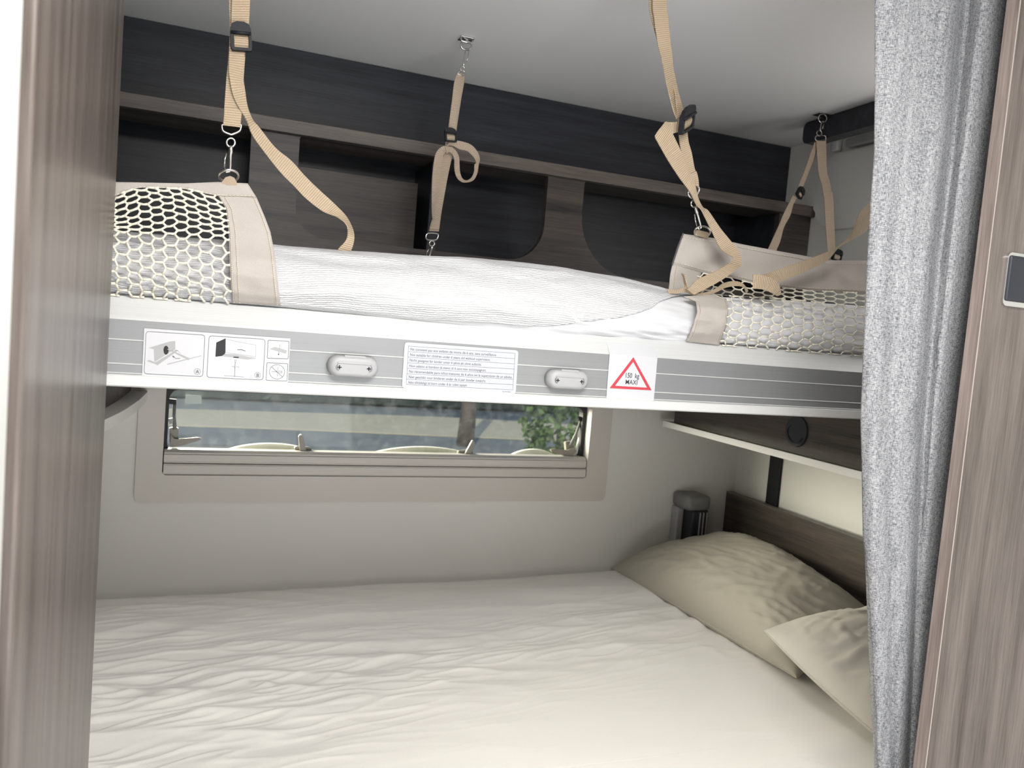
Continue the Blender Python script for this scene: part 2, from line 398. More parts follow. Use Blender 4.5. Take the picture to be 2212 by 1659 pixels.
# far wall with the window opening
wx0, wx1, wz0, wz1 = -.024, .894, H-.3445, H-.168
bm = bmesh.new()
add_box(bm, (XL-.04, YB, 0), (wx0, YB+.04, ZC)); add_box(bm, (wx1, YB, 0), (XR+.04, YB+.04, ZC))
add_box(bm, (wx0, YB, 0), (wx1, YB+.04, wz0)); add_box(bm, (wx0, YB, wz1), (wx1, YB+.04, ZC))
struct('wall_back', bm, M['wall'])

# left wooden post (side panel of the wardrobe at the left) and the white door edge in front of it
struct('trim_1', box((-.094, .445, 0), (-.0690, .918, ZC), .002), M['woodz'])
bm = bmesh.new(); add_box(bm, (XL, .05, 0), (-.0712, .425, ZC), .003)
d1 = struct('trim_2', bm, M['lacq'])
mesh_obj('gap_filler', box((XL+.01, .425, 0), (-.078, .445, ZC)), M['gasket'], d1)  # black filler standing in for the dark of the gap
mesh_obj('hinge', box((-.0716, .405, H-.42), (-.0695, .421, H-.335), .0008), M['chrome'], d1)

# ------------------------------------------------------------------ window_1
win = tag(bpy.data.objects.new('window_1', None), kind='structure'); C.objects.link(win); win.location = (.435, YB, H-.40)
O = rrect(-.071, .949, H-.3985, H-.105, .014); I = rrect(wx0, wx1, wz0, wz1, .008)
bm = bmesh.new(); add_ring(bm, [Vector((x, YB-.007, z)) for x, z in O], [Vector((x, YB-.007, z)) for x, z in I], (0, .007, 0))
bmesh.ops.bevel(bm, geom=[e for e in bm.edges if all(abs(v.co.y-(YB-.007)) < 1e-5 for v in e.verts) and len(e.link_faces) == 2 and e.calc_face_angle(0) > 1], offset=.0025, segments=2, affect='EDGES')
mesh_obj('window_trim', bm, M['beige'], win)
# blind cassette along the bottom: two ribbed bars
def prof_x(bm, prof, x0, x1):
    add_prism(bm, [Vector((x0, y, z)) for y, z in prof], (x1-x0, 0, 0))
zb = wz0
bm = bmesh.new()
prof_x(bm, [(YB+.03, zb+.001), (YB-.004, zb+.001), (YB-.006, zb+.004), (YB-.006, zb+.019), (YB-.004, zb+.022), (YB+.03, zb+.022)], wx0+.002, wx1-.002)
mesh_obj('blind_cassette', bm, M['beige'], win)
bm = bmesh.new()
prof_x(bm, [(YB+.03, zb+.0235), (YB-.001, zb+.0235), (YB-.001, zb+.026), (YB-.005, zb+.0275), (YB-.005, zb+.040), (YB-.002, zb+.0415), (YB-.002, zb+.044), (YB+.006, zb+.0485), (YB+.03, zb+.0485)], wx0+.002, wx1-.002)
mesh_obj('blind_bar', bm, M['beige'], win)
# sash frame (black gasket) and pane
O = rrect(wx0, wx1, wz0, wz1, .004); I = rrect(wx0+.006, wx1-.010, wz0+.040, wz1-.012, .018)
bm = bmesh.new(); add_ring(bm, [Vector((x, YB+.018, z)) for x, z in O], [Vector((x, YB+.018, z)) for x, z in I], (0, .02, 0))
mesh_obj('rubber_gasket', bm, M['gasket'], win)
pane = mesh_obj('pane', box((wx0+.004, YB+.040, wz0+.02), (wx1-.004, YB+.0425, wz1-.006)), M['glass'], win)
def px_plate(bm, pts, Y, dy): add_prism(bm, [WY(x, y, Y) for x, y in pts], (0, dy, 0))
bm = bmesh.new(); px_plate(bm, [(401, 853), (435, 855), (435, 872), (400, 872)], YB+.0385, .0006)
mesh_obj('pane_label', bm, plain('pale_green_label', (.66, .74, .70), .5), win)
# cream inner sill with three raised humps seen through the pane
bm = bmesh.new()
for a, b_ in ((.07, .30), (.37, .66), (.71, .86)):
    P = [Vector((a+(b_-a)*k/16, YB+.055, wz0+.020+.036*math.sin(PI*k/16)**.5)) for k in range(17)]
    bm = bmesh.new(); add_prism(bm, [Vector((a, YB+.055, wz0-.01))]+P+[Vector((b_, YB+.055, wz0-.01))], (0, .012, 0))
    mesh_obj('sill_hump', bm, M['cream'], win)
# friction stays and latches
def latch(pts_lever, base, Y, mat, lab=None):
    bm = bmesh.new(); px_plate(bm, base, Y+.006, .012)
    bmesh.ops.bevel(bm, geom=bm.edges[:], offset=.0012, segments=2, affect='EDGES')
    b_ = mesh_obj('latch', bm, mat, win)
    bm = bmesh.new(); px_plate(bm, pts_lever, Y-.004, .008)
    bmesh.ops.bevel(bm, geom=bm.edges[:], offset=.001, segments=2, affect='EDGES')
    mesh_obj('latch_lever', bm, mat, b_)
    return b_
l1 = latch([(369, 938), (376, 949), (384, 950), (427, 945), (435, 947), (433, 951), (395, 962), (376, 966), (367, 960)], [(366, 924), (385, 924), (386, 964), (370, 966), (366, 958)], YB+.020, M['bdark'])
latch([(645, 942), (650, 938), (655, 944), (662, 976), (648, 978)], [(636, 967), (640, 964), (668, 966), (674, 969), (672, 977), (638, 977)], YB+.020, M['bdark'])
latch([(1021, 951), (1027, 955), (1017, 986), (1003, 984)], [(990, 974), (1012, 972), (1022, 976), (1020, 986), (990, 984)], YB+.020, M['bdark'])
l4 = latch([(1190, 971), (1200, 970), (1225, 974), (1243, 966), (1246, 975), (1238, 985), (1222, 986), (1192, 976)], [(1222, 955), (1236, 953), (1242, 962), (1238, 984), (1224, 982)], YB+.020, M['bdark'])
bm = bmesh.new(); add_tube(bm, [WY(377, 868, YB+.03), WY(376, 900, YB+.026), WY(378, 928, YB+.022)], [.0035, .003, .004], 10)
s1 = mesh_obj('window_stay', bm, M['lampgrey'], win, smooth=True)
bm = bmesh.new(); px_plate(bm, [(360, 861), (381, 863), (380, 874), (360, 872)], YB+.024, .01); mesh_obj('stay_pivot', bm, M['gasket'], s1)
bm = bmesh.new(); px_plate(bm, [(363, 905), (374, 903), (374, 914), (366, 917)], YB+.022, .006); mesh_obj('stay_clip', bm, M['grey'], s1)
bm = bmesh.new(); add_tube(bm, [WY(1256, 905, YB+.03), WY(1244, 938, YB+.026), WY(1232, 962, YB+.022)], [.0035, .003, .004], 10)
s2 = mesh_obj('window_stay', bm, M['lampgrey'], win, smooth=True)
bm = bmesh.new(); px_plate(bm, [(1248, 900), (1266, 901), (1266, 910), (1252, 910)], YB+.024, .01); mesh_obj('stay_pivot', bm, M['gasket'], s2)
bm = bmesh.new(); add_tube(bm, [WY(1264, 910, YB+.034), WY(1250, 955, YB+.03), WY(1243, 986, YB+.03)], .004, 8); mesh_obj('stay_arm', bm, M['white'], s2, smooth=True)

# ------------------------------------------------------------------ overhead cabinet along the far wall
cab = thing('wall_cabinet', 'dark wooden cabinet under the ceiling with rounded open niches above the upper bunk', 'cabinet', (.6, 1.6, H))
mesh_obj('fascia', box((XL, 1.619, H+.318), (XR-.001, 1.636, ZC-.001), .0008), M['nightwood'], cab)
mesh_obj('niche_lip', box((XL, 1.512, H+.3015), (XR-.001, 1.632, H+.325), .001), M['woodlip'], cab)
def zpx(x, y, Y=1.525): return WY(x, y, Y).z
PT, PB = H+.3015, H-.085
niches = [(XL+.06, .093, H+.06, (.02, .05, .004, .004)), (.175, .660, H+.128, (.05, .075, .004, .004)), (.741, 1.235, H+.118, (.12, .03, .004, .004))]
# front panel built as the strips between the niches, with rounded lower corners
bm = bmesh.new()
def panel_cell(bm, x0, x1, nx0, nx1, nz, rad):
    """one bay of the panel (x0..x1) with a niche cut out of it; niche top is open to the lip"""
    I = rrect(nx0, nx1, nz, PT-.0005, rad, 8); n = len(I); O = []
    cx, cz = (nx0+nx1)/2, (nz+PT)/2
    for k, (x, z) in enumerate(I):
        q = k // 9
        if q == 0: O.append((x0, PB) if k % 9 == 4 else ((x0, z) if k % 9 < 4 else (x, PB)))
        elif q == 1: O.append((x1, PB) if k % 9 == 4 else ((x, PB) if k % 9 < 4 else (x1, z)))
        elif q == 2: O.append((x1, PT) if k % 9 == 4 else ((x1, z) if k % 9 < 4 else (x, PT)))
        else: O.append((x0, PT) if k % 9 == 4 else ((x, PT) if k % 9 < 4 else (x0, z)))
    add_ring(bm, [Vector((x, 1.525, z)) for x, z in O], [Vector((x, 1.525, z)) for x, z in I], (0, .016, 0))
ed = [XL, .134, .70, XR-.001]
for (a, b_, nz, rad), x0, x1 in zip(niches, ed, ed[1:]): panel_cell(bm, x0, x1, a, b_, nz, rad)
mesh_obj('niche_panel', bm, M['woodx'], cab)
for (a, b_, nz, rad) in niches:
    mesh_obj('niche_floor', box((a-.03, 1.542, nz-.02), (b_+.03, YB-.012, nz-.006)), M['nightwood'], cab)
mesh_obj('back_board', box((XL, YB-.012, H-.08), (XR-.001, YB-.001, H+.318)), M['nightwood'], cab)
mesh_obj('inner_door', box((.17, 1.600, H+.12), (.415, 1.612, H+.262), .001), M['woodx'], cab)
mesh_obj('end_board', box((1.238, 1.541, H-.08), (1.252, YB-.012, H+.3015)), M['nightwood'], cab)
mesh_obj('divider', box((.43, 1.56, H+.11), (.448, YB-.012, H+.30)), M['nightwood'], cab)

# ------------------------------------------------------------------ upper bunk: rail, base, stickers, clips
RY = .930
bunk = thing('bunk_bed', 'upper bunk with a grey aluminium front rail carrying stickers and two clips', 'bunk bed', (.6, RY, H-.0965))
RX0, RX1 = XL+.002, XR-.002
def rail_part(name, prof, mat):
    bm = bmesh.new(); add_prism(bm, [Vector((RX0, y, H+z)) for y, z in prof], (RX1-RX0, 0, 0)); return mesh_obj(name, bm, mat, bunk)
rail_part('rail_cap', [(.966, -.0275), (RY, -.0275), (RY+.0012, -.0255), (.9475, -.0035), (.950, -.0025), (.966, -.0025)], M['alulit'])
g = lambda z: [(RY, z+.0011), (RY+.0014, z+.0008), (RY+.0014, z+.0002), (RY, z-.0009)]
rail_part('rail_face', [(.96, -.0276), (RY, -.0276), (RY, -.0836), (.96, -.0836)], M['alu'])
for zr in (-.0482, -.0730, -.0826): rail_part('rail_glint_ridge', [(RY+.0005, zr+.0007), (RY-.0001, zr+.0007), (RY-.0009, zr-.0001), (RY-.0009, zr-.0004), (RY, zr-.0006), (RY+.0005, zr-.0006)], M['alulit'])  # pale raised lines imitate light caught along the face grooves
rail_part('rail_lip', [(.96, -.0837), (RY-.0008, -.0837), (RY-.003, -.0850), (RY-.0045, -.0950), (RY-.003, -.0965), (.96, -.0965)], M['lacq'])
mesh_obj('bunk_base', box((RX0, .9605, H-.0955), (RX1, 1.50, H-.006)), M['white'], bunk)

def flat(bm, pts, off, th=.00012):
    add_prism(bm, [WY(x, y, RY-off-.0008) for x, y in pts], (0, th, 0))
def stroke(bm, pts, wpx, off, closed=False):
    P = list(pts)+([pts[0]] if closed else [])
    for (ax, ay), (bx, by) in zip(P, P[1:]):
        dx, dy = bx-ax, by-ay; l = math.hypot(dx, dy)
        if l < 1e-6: continue
        nx, ny = -dy/l*wpx/2, dx/l*wpx/2; ex, ey = dx/l*wpx*.3, dy/l*wpx*.3
        flat(bm, [(ax+nx-ex, ay+ny-ey), (bx+nx+ex, by+ny+ey), (bx-nx+ex, by-ny+ey), (ax-nx-ex, ay-ny-ey)], off)
def quad_round(TL, TR, BR, BL, r, n=5):
    """rounded quad in pixels"""
    P = []; cs = [TL, TR, BR, BL]
    for k in range(4):
        p, c, q = Vector(cs[k-1]), Vector(cs[k]), Vector(cs[(k+1) % 4])
        a = c+(p-c).normalized()*r; b_ = c+(q-c).normalized()*r
        for i in range(n+1):
            t = i/n; v = a*(1-t)**2+c*2*t*(1-t)+b_*t*t; P.append((v.x, v.y))
    return P
def text_mesh(bm, s, px, py, hpx, off, align='LEFT', stretch=1.0, bold=0):
    """flat lettering on the rail face; anchor at the left (or centre) of the baseline"""
    cu = bpy.data.curves.new('t', 'FONT'); cu.body = s; cu.size = 1; cu.align_x = align; cu.resolution_u = 3; cu.offset = bold
    ob = bpy.data.objects.new('t', cu); C.objects.link(ob); bpy.context.view_layer.update()
    me = bpy.data.meshes.new_from_object(ob.evaluated_get(bpy.context.evaluated_depsgraph_get()))
    p = WY(px, py, RY-off-.0008); d = p - Vector((0, 0, H)); sc = hpx*d.dot(FWD)/FPX/.70
    for v in me.vertices: v.co = Vector((p.x+v.co.x*sc*stretch, p.y, p.z+v.co.y*sc))
    bm.from_mesh(me); bpy.data.objects.remove(ob); bpy.data.curves.remove(cu); bpy.data.meshes.remove(me)

# instruction sticker (crop pixels -> photo pixels)
ip = lambda x, y: (280+x/5.8211, 690+y/5.8211)
IP = lambda L: [ip(*p) for p in L]
bm = bmesh.new(); flat(bm, IP([(183, 110), (2022, 240), (1990, 805), (155, 708)]), .0004, .0003)
st1 = mesh_obj('instruction_sticker', bm, M['paper'], bunk); st1['label'] = 'white sticker with four grey assembly drawings marked A and B'
def loop_px(c): return IP(c)
bm = bmesh.new()
for q in (((208, 150), (948, 197), (920, 720), (182, 683)), ((1000, 206), (1705, 250), (1677, 763), (970, 728)), ((1742, 260), (2006, 276), (1993, 497), (1730, 487)), ((1728, 543), (1990, 558), (1978, 777), (1715, 765))):
    r_ = 40 if q[1][0]-q[0][0] > 500 else 15
    P = quad_round(*q, r_, 4); stroke(bm, IP(P), .95, .0006, True)
mesh_obj('panel_outline', bm, M['ink'], st1)['kind'] = 'stuff'
def ell(cx, cy, rx, ry, n=24): return [(cx+rx*math.cos(2*PI*k/n), cy+ry*math.sin(2*PI*k/n)) for k in range(n)]
bm = bmesh.new()
flat(bm, IP([(243, 358), (510, 276), (575, 272), (575, 372), (312, 535), (290, 372)]), .00058)
flat(bm, IP([(215, 522), (250, 512), (320, 540), (585, 385), (615, 388), (345, 580), (340, 568)]), .00056)
flat(bm, IP([(1195, 432), (1330, 440), (1600, 488), (1480, 505), (1160, 462)]), .00058)
flat(bm, IP([(470, 560), (900, 452), (905, 460), (478, 570)]), .00058)
flat(bm, IP([(470, 375), (490, 372), (760, 490), (745, 512), (725, 505)]), .00062)
flat(bm, IP([(1755, 372), (1830, 345), (1980, 390), (1960, 430), (1845, 395)]), .00058)
mesh_obj('drawing_tone', bm, plain('sticker_tone_grey', (.36, .36, .365), .6), st1)['kind'] = 'stuff'
bm = bmesh.new()
flat(bm, IP([(1090, 290), (1208, 238), (1205, 415), (1195, 435), (1160, 460), (1078, 470)]), .0006)
flat(bm, IP(ell(458, 387, 33, 56)), .0006)
flat(bm, IP([(1305, 468), (1375, 470), (1370, 485), (1305, 482)]), .00062)
mesh_obj('drawing_black', bm, M['inkd'], st1)['kind'] = 'stuff'
bm = bmesh.new()
flat(bm, IP([(250, 372), (302, 372), (310, 532), (258, 512)]), .0006)
mesh_obj('drawing_highlight', bm, M['paper'], st1)
bm = bmesh.new()
stroke(bm, IP([(545, 460), (580, 492), (635, 488)]), .9, .00062); flat(bm, IP([(535, 452), (565, 470), (548, 480)]), .00062)
stroke(bm, IP([(1355, 382), (1410, 380), (1455, 398)]), 1.2, .00062)
stroke(bm, IP([(1328, 540), (1320, 720)]), .9, .00062); stroke(bm, IP([(1190, 706), (1440, 724)]), .5, .00062)
stroke(bm, IP([(1290, 590), (1330, 603)]), .7, .00062); stroke(bm, IP([(1340, 592), (1378, 603)]), .5, .00062); stroke(bm, IP([(1322, 508), (1342, 509), (1338, 540), (1322, 538)]), .5, .00062, True)
stroke(bm, IP([(1215, 250), (1588, 325), (1588, 470)]), .25, .00062); stroke(bm, IP([(1210, 415), (1588, 470)]), .3, .00062)
stroke(bm, IP([(1892, 310), (1885, 375)]), .35, .00062); stroke(bm, IP([(1878, 405), (1873, 440)]), .7, .00062); flat(bm, IP(ell(1873, 440, 8, 9, 10)), .00062)
stroke(bm, IP(ell(1854, 659, 96, 90, 32)), .75, .00062, True); stroke(bm, IP([(1785, 597), (1925, 725)]), .8, .00062)
stroke(bm, IP([(1866, 600), (1864, 640)]), .5, .00062); stroke(bm, IP([(1860, 680), (1858, 715)]), .5, .00062); stroke(bm, IP([(1790, 655), (1850, 660), (1845, 648), (1915, 652), (1912, 672), (1850, 668)]), .6, .00062)
stroke(bm, IP(ell(851, 656, 41, 38)), .5, .00062, True); stroke(bm, IP(ell(1609, 701, 38, 36)), .5, .00062, True)
stroke(bm, IP([(490, 395), (590, 385), (640, 425)]), .4, .00062)
mesh_obj('drawing_lines', bm, M['ink'], st1)['kind'] = 'stuff'
bm = bmesh.new(); flat(bm, IP(ell(851, 656, 38, 35)), .00055); flat(bm, IP(ell(1609, 701, 35, 33)), .00055); mesh_obj('letter_disc', bm, M['inkl'], st1)['kind'] = 'stuff'
bm = bmesh.new(); text_mesh(bm, 'A', *ip(851, 678), 7.4, .00066, 'CENTER'); text_mesh(bm, 'B', *ip(1609, 723), 7.4, .00066, 'CENTER'); mesh_obj('letter', bm, M['inkd'], st1)['kind'] = 'stuff'

# language warning sticker
lp = lambda x, y: (850+x/7.3733, 730+y/7.3733)
bm = bmesh.new(); flat(bm, quad_round(lp(178, 65), lp(1992, 198), lp(1945, 897), lp(132, 797), 8, 5), .0004, .0003)
st2 = mesh_obj('warning_sticker', bm, M['vinyl'], bunk); st2['label'] = 'white ruled sticker with a warning in seven languages'
bm = bmesh.new()
la, lb, ra, rb = (240, 130), (205, 740), (1938, 245), (1900, 828)
lpts, rpts = [130, 217, 305, 395, 483, 570, 657, 740], [245, 330, 414, 496, 578, 660, 745, 828]
for i, (ya, yb) in enumerate(zip(lpts, rpts)):
    t = (ya-130)/610; t2 = (yb-245)/583
    stroke(bm, [lp(240-35*t, ya), lp(1938-38*t2, yb)], .45, .0006)
stroke(bm, [lp(*la), lp(*lb)], .45, .0006); stroke(bm, [lp(*ra), lp(*rb)], .45, .0006)
mesh_obj('ruled_lines', bm, M['ink'], st2)['kind'] = 'stuff'
LN = [('Ne convient pas aux enfants de moins de 6 ans, sans surveillance.', 1370), ('Not suitable for children under 6 years old without supervision.', 1275), ('Nicht geeignet f\u00fcr kinder unter 6 jahre alt ohne aufsicht.', 1140), ('Non adatto ai bambini di meno di 6 anni non accompagnati.', 1222), ('No recomendable para ni\u00f1os menores de 6 a\u00f1os sin la supervisi\u00f3n de un adulto.', 1640), ('Niet geschikt voor kinderen onder de 6 jaar zonder toezicht.', 1225), ('Ikke tilr\u00e5deligt til born under 6 \u00e5r uden opsyn', 925)]
for i, (s, wpx) in enumerate(LN):
    bm = bmesh.new(); x = 265-5.2*i; y = lpts[i]+68
    text_mesh(bm, s, *lp(x, y), 5.6, .0006)
    xs = [v.co.x for v in bm.verts]; x0 = min(xs); W_ = max(xs)-x0
    xe = lp(x+wpx, y+wpx*.068); tgt = WY(*xe, RY).x - WY(*lp(x, y), RY).x
    for v in bm.verts: v.co.x = x0+(v.co.x-x0)*tgt/W_
    mesh_obj('warning_text', bm, M['ink'], st2)['kind'] = 'stuff'
bm = bmesh.new(); text_mesh(bm, 'Ref. 0747 88042', *lp(1735, 862), 2.0, .0006); mesh_obj('reference_text', bm, M['ink'], st2)['kind'] = 'stuff'

# weight-limit sticker, folded over the bevel of the rail
bm = bmesh.new()
A = [WY(1316.4, 770.3, RY-.0013), WY(1420, 776.4, RY-.0013), WY(1411.8, 868.7, RY-.0013), WY(1309.5, 863, RY-.0013)]
zt = H-.0270; A[0].z = A[1].z = zt
add_prism(bm, A, (0, .0003, 0))
fl = [A[0].copy(), A[1].copy(), A[1]+Vector((.0005, .0122, .0150)), A[0]+Vector((.0005, .0122, .0150))]
add_prism(bm, fl, (0, .0002, -.0003))
st3 = mesh_obj('weight_sticker', bm, M['paper'], bunk); st3['label'] = 'white sticker with a red triangle reading 150 kg MAXI'
wp = lambda x, y: (1150+x/4.909, 700+y/4.909)
bm = bmesh.new()
o3 = [wp(1072, 352), wp(820, 680), wp(1265, 703)]; i3 = [wp(1070, 400), wp(876, 655), wp(1217, 675)]
add_ring(bm, [WY(*p, RY-.0017) for p in o3], [WY(*p, RY-.0017) for p in i3], (0, .0002, 0)); mesh_obj('warning_triangle', bm, M['red'], st3)
bm = bmesh.new(); text_mesh(bm, '150  kg', *wp(1056, 572), 10.5, .0010, 'CENTER', .80, .008); text_mesh(bm, 'MAXI', *wp(1050, 640), 10, .0010, 'CENTER', .90, .008); mesh_obj('weight_text', bm, M['ink'], st3)['kind'] = 'stuff'

# two grey clips screwed on the rail
def clip(cx, cy, n_):
    c = WY(cx, cy, RY); W2, H2 = .0285, .0118
    bm = bmesh.new()
    def ring(y, s, dz=0): return [Vector((c.x+x*s, y, c.z+z*s+dz)) for x, z in rrect(-W2, W2, -H2, H2, .0116, 8)]
    R_ = [ring(RY, 1), ring(RY-.007, 1), ring(RY-.0115, .95), ring(RY-.0140, .84), ring(RY-.0150, .62)]
    V = [[bm.verts.new(p) for p in r] for r in R_]; n = len(V[0])
    for A_, B_ in zip(V, V[1:]):
        for k in range(n): bm.faces.new((A_[k], A_[(k+1) % n], B_[(k+1) % n], B_[k]))
    bm.faces.new(V[0][::-1]); bm.faces.new(V[-1])
    cl = mesh_obj('clip', bm, M['grey'], bunk, smooth=True)
    bm = bmesh.new()   # slot block and raised cheek of the slot
    add_box(bm, (c.x-.0110, RY-.0118, c.z+.0060), (c.x+.0130, RY-.0010, c.z+.0126), .0006)
    mesh_obj('clip_slot', bm, plain('slot_grey_plastic', (.38, .38, .39), .5), cl)  # same grey as the clip body, slightly rougher
    bm = bmesh.new(); add_box(bm, (c.x-.0190, RY-.0158, c.z+.0030), (c.x+.0190, RY-.0128, c.z+.0050), .0008); mesh_obj('clip_ridge', bm, M['grey'], cl)
    for sx in (-.0165, .0165):
        bm = bmesh.new(); add_cyl(bm, (c.x+sx, RY-.0135, c.z-.001), (0, -1, 0), .0042, .0014, 20)
        s_ = mesh_obj('screw', bm, M['screw'], cl)
        bm = bmesh.new(); add_box(bm, (c.x+sx-.0024, RY-.0152, c.z-.0016), (c.x+sx+.0024, RY-.0148, c.z-.0004)); add_box(bm, (c.x+sx-.0006, RY-.0152, c.z-.0034), (c.x+sx+.0006, RY-.0148, c.z+.0014)); mesh_obj('cross_recess', bm, M['gasket'], s_)
    return cl
clip(760, 791, 0); clip(1220, 819, 1)

# ------------------------------------------------------------------ upper mattress: smooth cover and ribbed towel over it
CREST = [(WY(x, y, .985).x, WY(x, y, .985).z-H) for x, y in [(60, 478), (240, 502), (420, 520), (600, 535), (750, 547), (1000, 560), (1200, 580), (1350, 605), (1440, 628), (1505, 641), (1700, 650), (1868, 664), (1990, 676)]]
OVER = [(WY(x, 700, .94).x, o) for x, o in [(600, 0), (760, .001), (900, .0035), (1000, .005), (1200, .0065), (1300, .0045), (1420, .003), (1490, .0015), (1520, 0)]]
BACK = [(WY(x, 640, .94).x, o) for x, o in [(560, .008), (630, .006), (690, 0), (1400, 0), (1500, .004), (1560, .009)]]
PROF = [(.953, .0, 0), (.944, .05, .5), (.938, .15, 1), (.936, .30, 1), (.939, .46, 1), (.947, .64, 1), (.958, .80, 1), (.970, .92, 1), (.985, 1.0, 1), (1.01, 1.03, 1), (1.06, 1.03, 1), (1.2, 1.03, .5), (1.46, 1.0, 0), (1.48, .8, 0), (1.48, 0, 0)]
def mat_pt(X, s, off=0.0):
    """point of the mattress skin at column X, profile position s (0..len-1)"""
    k = min(int(s), len(PROF)-2); f = s-k
    a = [p for p in PROF]
    c = catmull([a[max(k-1, 0)], a[k], a[k+1], a[min(k+2, len(a)-1)]], 1) if False else None
    p0, p1, p2, p3 = a[max(k-1, 0)], a[k], a[k+1], a[min(k+2, len(a)-1)]
    y, zf, wgt = [.5*((2*b)+(-q+r)*f+(2*q-5*b+4*r-d)*f*f+(-q+3*b-3*r+d)*f**3) for q, b, r, d in zip(p0, p1, p2, p3)]
    zc = interp(CREST, X); ov = interp(OVER, X); zb_ = -.0022
    low = max(0, 1-s/2.5)
    y = y + interp(BACK, X)*min(1, max(0, 1-abs(s-3.5)/4)) - ov*1.0*low
    z = zb_ + zf*(zc-zb_) - ov*low*low
    # soft pulls and creases
    n = wn(X*9, s*.9, 3)*.0035 + wn(X*22+s*2.2, s*1.6-X*6, 9)*.0016
    n += (ridge(X*7+s*.55, s*.35-X*3.0, 5)-.5)*.0022
    return Vector((X, y - (n*wgt+off), H + z + (n*wgt*.3 + off*.7 if s > 5 else 0)))
mtr = thing('mattress', 'thin white mattress of the upper bunk under a ribbed white towel', 'mattress', (.5, 1.2, H))
NX, NS = 300, 64
SS = [12*(j/(NS-1))**1.25 for j in range(NS)]+[13, 14]
XS = [XL+.02+(XR-.02-XL-.02)*i/(NX-1) for i in range(NX)]
def crumple(X, s):
    """creases of the smooth cover where it hangs out below the towel"""
    a = max(0, min(1, (X-.36)/.08))*max(0, min(1, (.72-X)/.05))*max(0, 1-abs(s-2)/4)
    return a*((ridge(X*16+s*.9, s*.45-X*5, 1)-.4)*.005+wn(X*40, s*2, 2)*.002)
bm = bmesh.new()
grid_mesh(bm, [[mat_pt(X, s, crumple(X, s)) for s in SS] for X in XS], NX, len(SS))
mesh_obj('fitted_cover', bm, M['sheet'], mtr, smooth=True)
HEM = [(WY(x, 690, .94).x, s) for x, s in [(600, .05), (820, .1), (900, .5), (1000, .7), (1200, 1.4), (1260, 2.1), (1330, 3.0), (1400, 4.4), (1460, 6.0), (1500, 7.3), (1580, 8.5), (2000, 9)]]
bm = bmesh.new(); uvl = bm.loops.layers.uv.new('UVMap'); P = []; T = 44; UVc = {}
for X in XS:
    s0 = interp(HEM, X) + .25*wn(X*14, 0, 4) + .12*wn(X*50, 0, 8); s0 = max(.05, s0)
    P.append([mat_pt(X, s0+(11.5-s0)*(j/(T-1))**1.2, .0026+.0008*wn(X*30, j*.3, 12)) for j in range(T)])
V = grid_mesh(bm, P, NX, T)
for i in range(NX):
    d = 0
    for j in range(T-1, -1, -1):
        if j < T-1: d += (P[i][j]-P[i][j+1]).length
        UVc[V[i][j]] = (XS[i], d)
for f in bm.faces:
    for l in f.loops: l[uvl].uv = UVc[l.vert]
E_ = [e for e in bm.edges if len(e.link_faces) == 1]
r = bmesh.ops.extrude_edge_only(bm, edges=[e for e in E_ if all(v in {V[i][0] for i in range(NX)} for v in e.verts)])
for v in r['geom']:
    if isinstance(v, bmesh.types.BMVert): v.co.y += .004
mesh_obj('ribbed_towel', bm, M['towel'], mtr, smooth=True)

# ------------------------------------------------------------------ safety nets
NETY = [(-.02, .9465), (-.003, .9465), (.010, .9325), (.030, .9265), (.048, .932), (.062, .943), (.075, .948), (.135, .955)]
def WN(x, y, o=0):
    z0 = WY(x, y, .938).z-H; return WY(x, y, interp(NETY, z0)-o)
NETR = [(-.02, .9465), (-.003, .9455), (.010, .931), (.028, .924), (.045, .930), (.058, .950), (.068, .972)]
def WR(x, y, o=0):
    z0 = WY(x, y, .94).z-H; return WY(x, y, interp(NETR, z0)-o)
def band(name, e0, e1, fn, parent, nu=40, nv=10, amp=.0012, sc=60, stitch=((.06, 0), (.94, 0)), th=.0012):
    """cloth strip between two pixel polylines"""
    P = []
    for i in range(nu):
        a, b_ = curve_at(e0, i/(nu-1)), curve_at(e1, i/(nu-1)); row = []
        for j in range(nv):
            t = j/(nv-1); x, y = a[0]+(b_[0]-a[0])*t, a[1]+(b_[1]-a[1])*t
            p = fn(x, y); n = (wn(p.x, p.z*1.4, 1, sc)*amp + (ridge(p.x*26+p.z*40, p.z*70-p.x*12, 2)-.5)*amp*.7)*min(1, 4*t*(1-t)+.25)
            row.append(p-Vector((0, n, 0)))
        P.append(row)
    bm = bmesh.new(); shell(bm, P, nu, nv, th); o = mesh_obj(name, bm, M['band'], parent, smooth=True)
    bm = bmesh.new()
    for t, _ in stitch:
        j = t*(nv-1); k = min(int(j), nv-2); f = j-k
        line = [P[i][k].lerp(P[i][k+1], f)-Vector((0, th*.5+.0012, 0)) for i in range(nu)]
        fine = catmull([list(p) for p in line], 4)
        for q in range(0, len(fine)-2, 3): add_tube(bm, [fine[q], fine[q+1], fine[q+2]], .00042, 4, cap=False)
    if stitch: mesh_obj('stitching', bm, M['thread'], o)['kind'] = 'stuff'
    return P
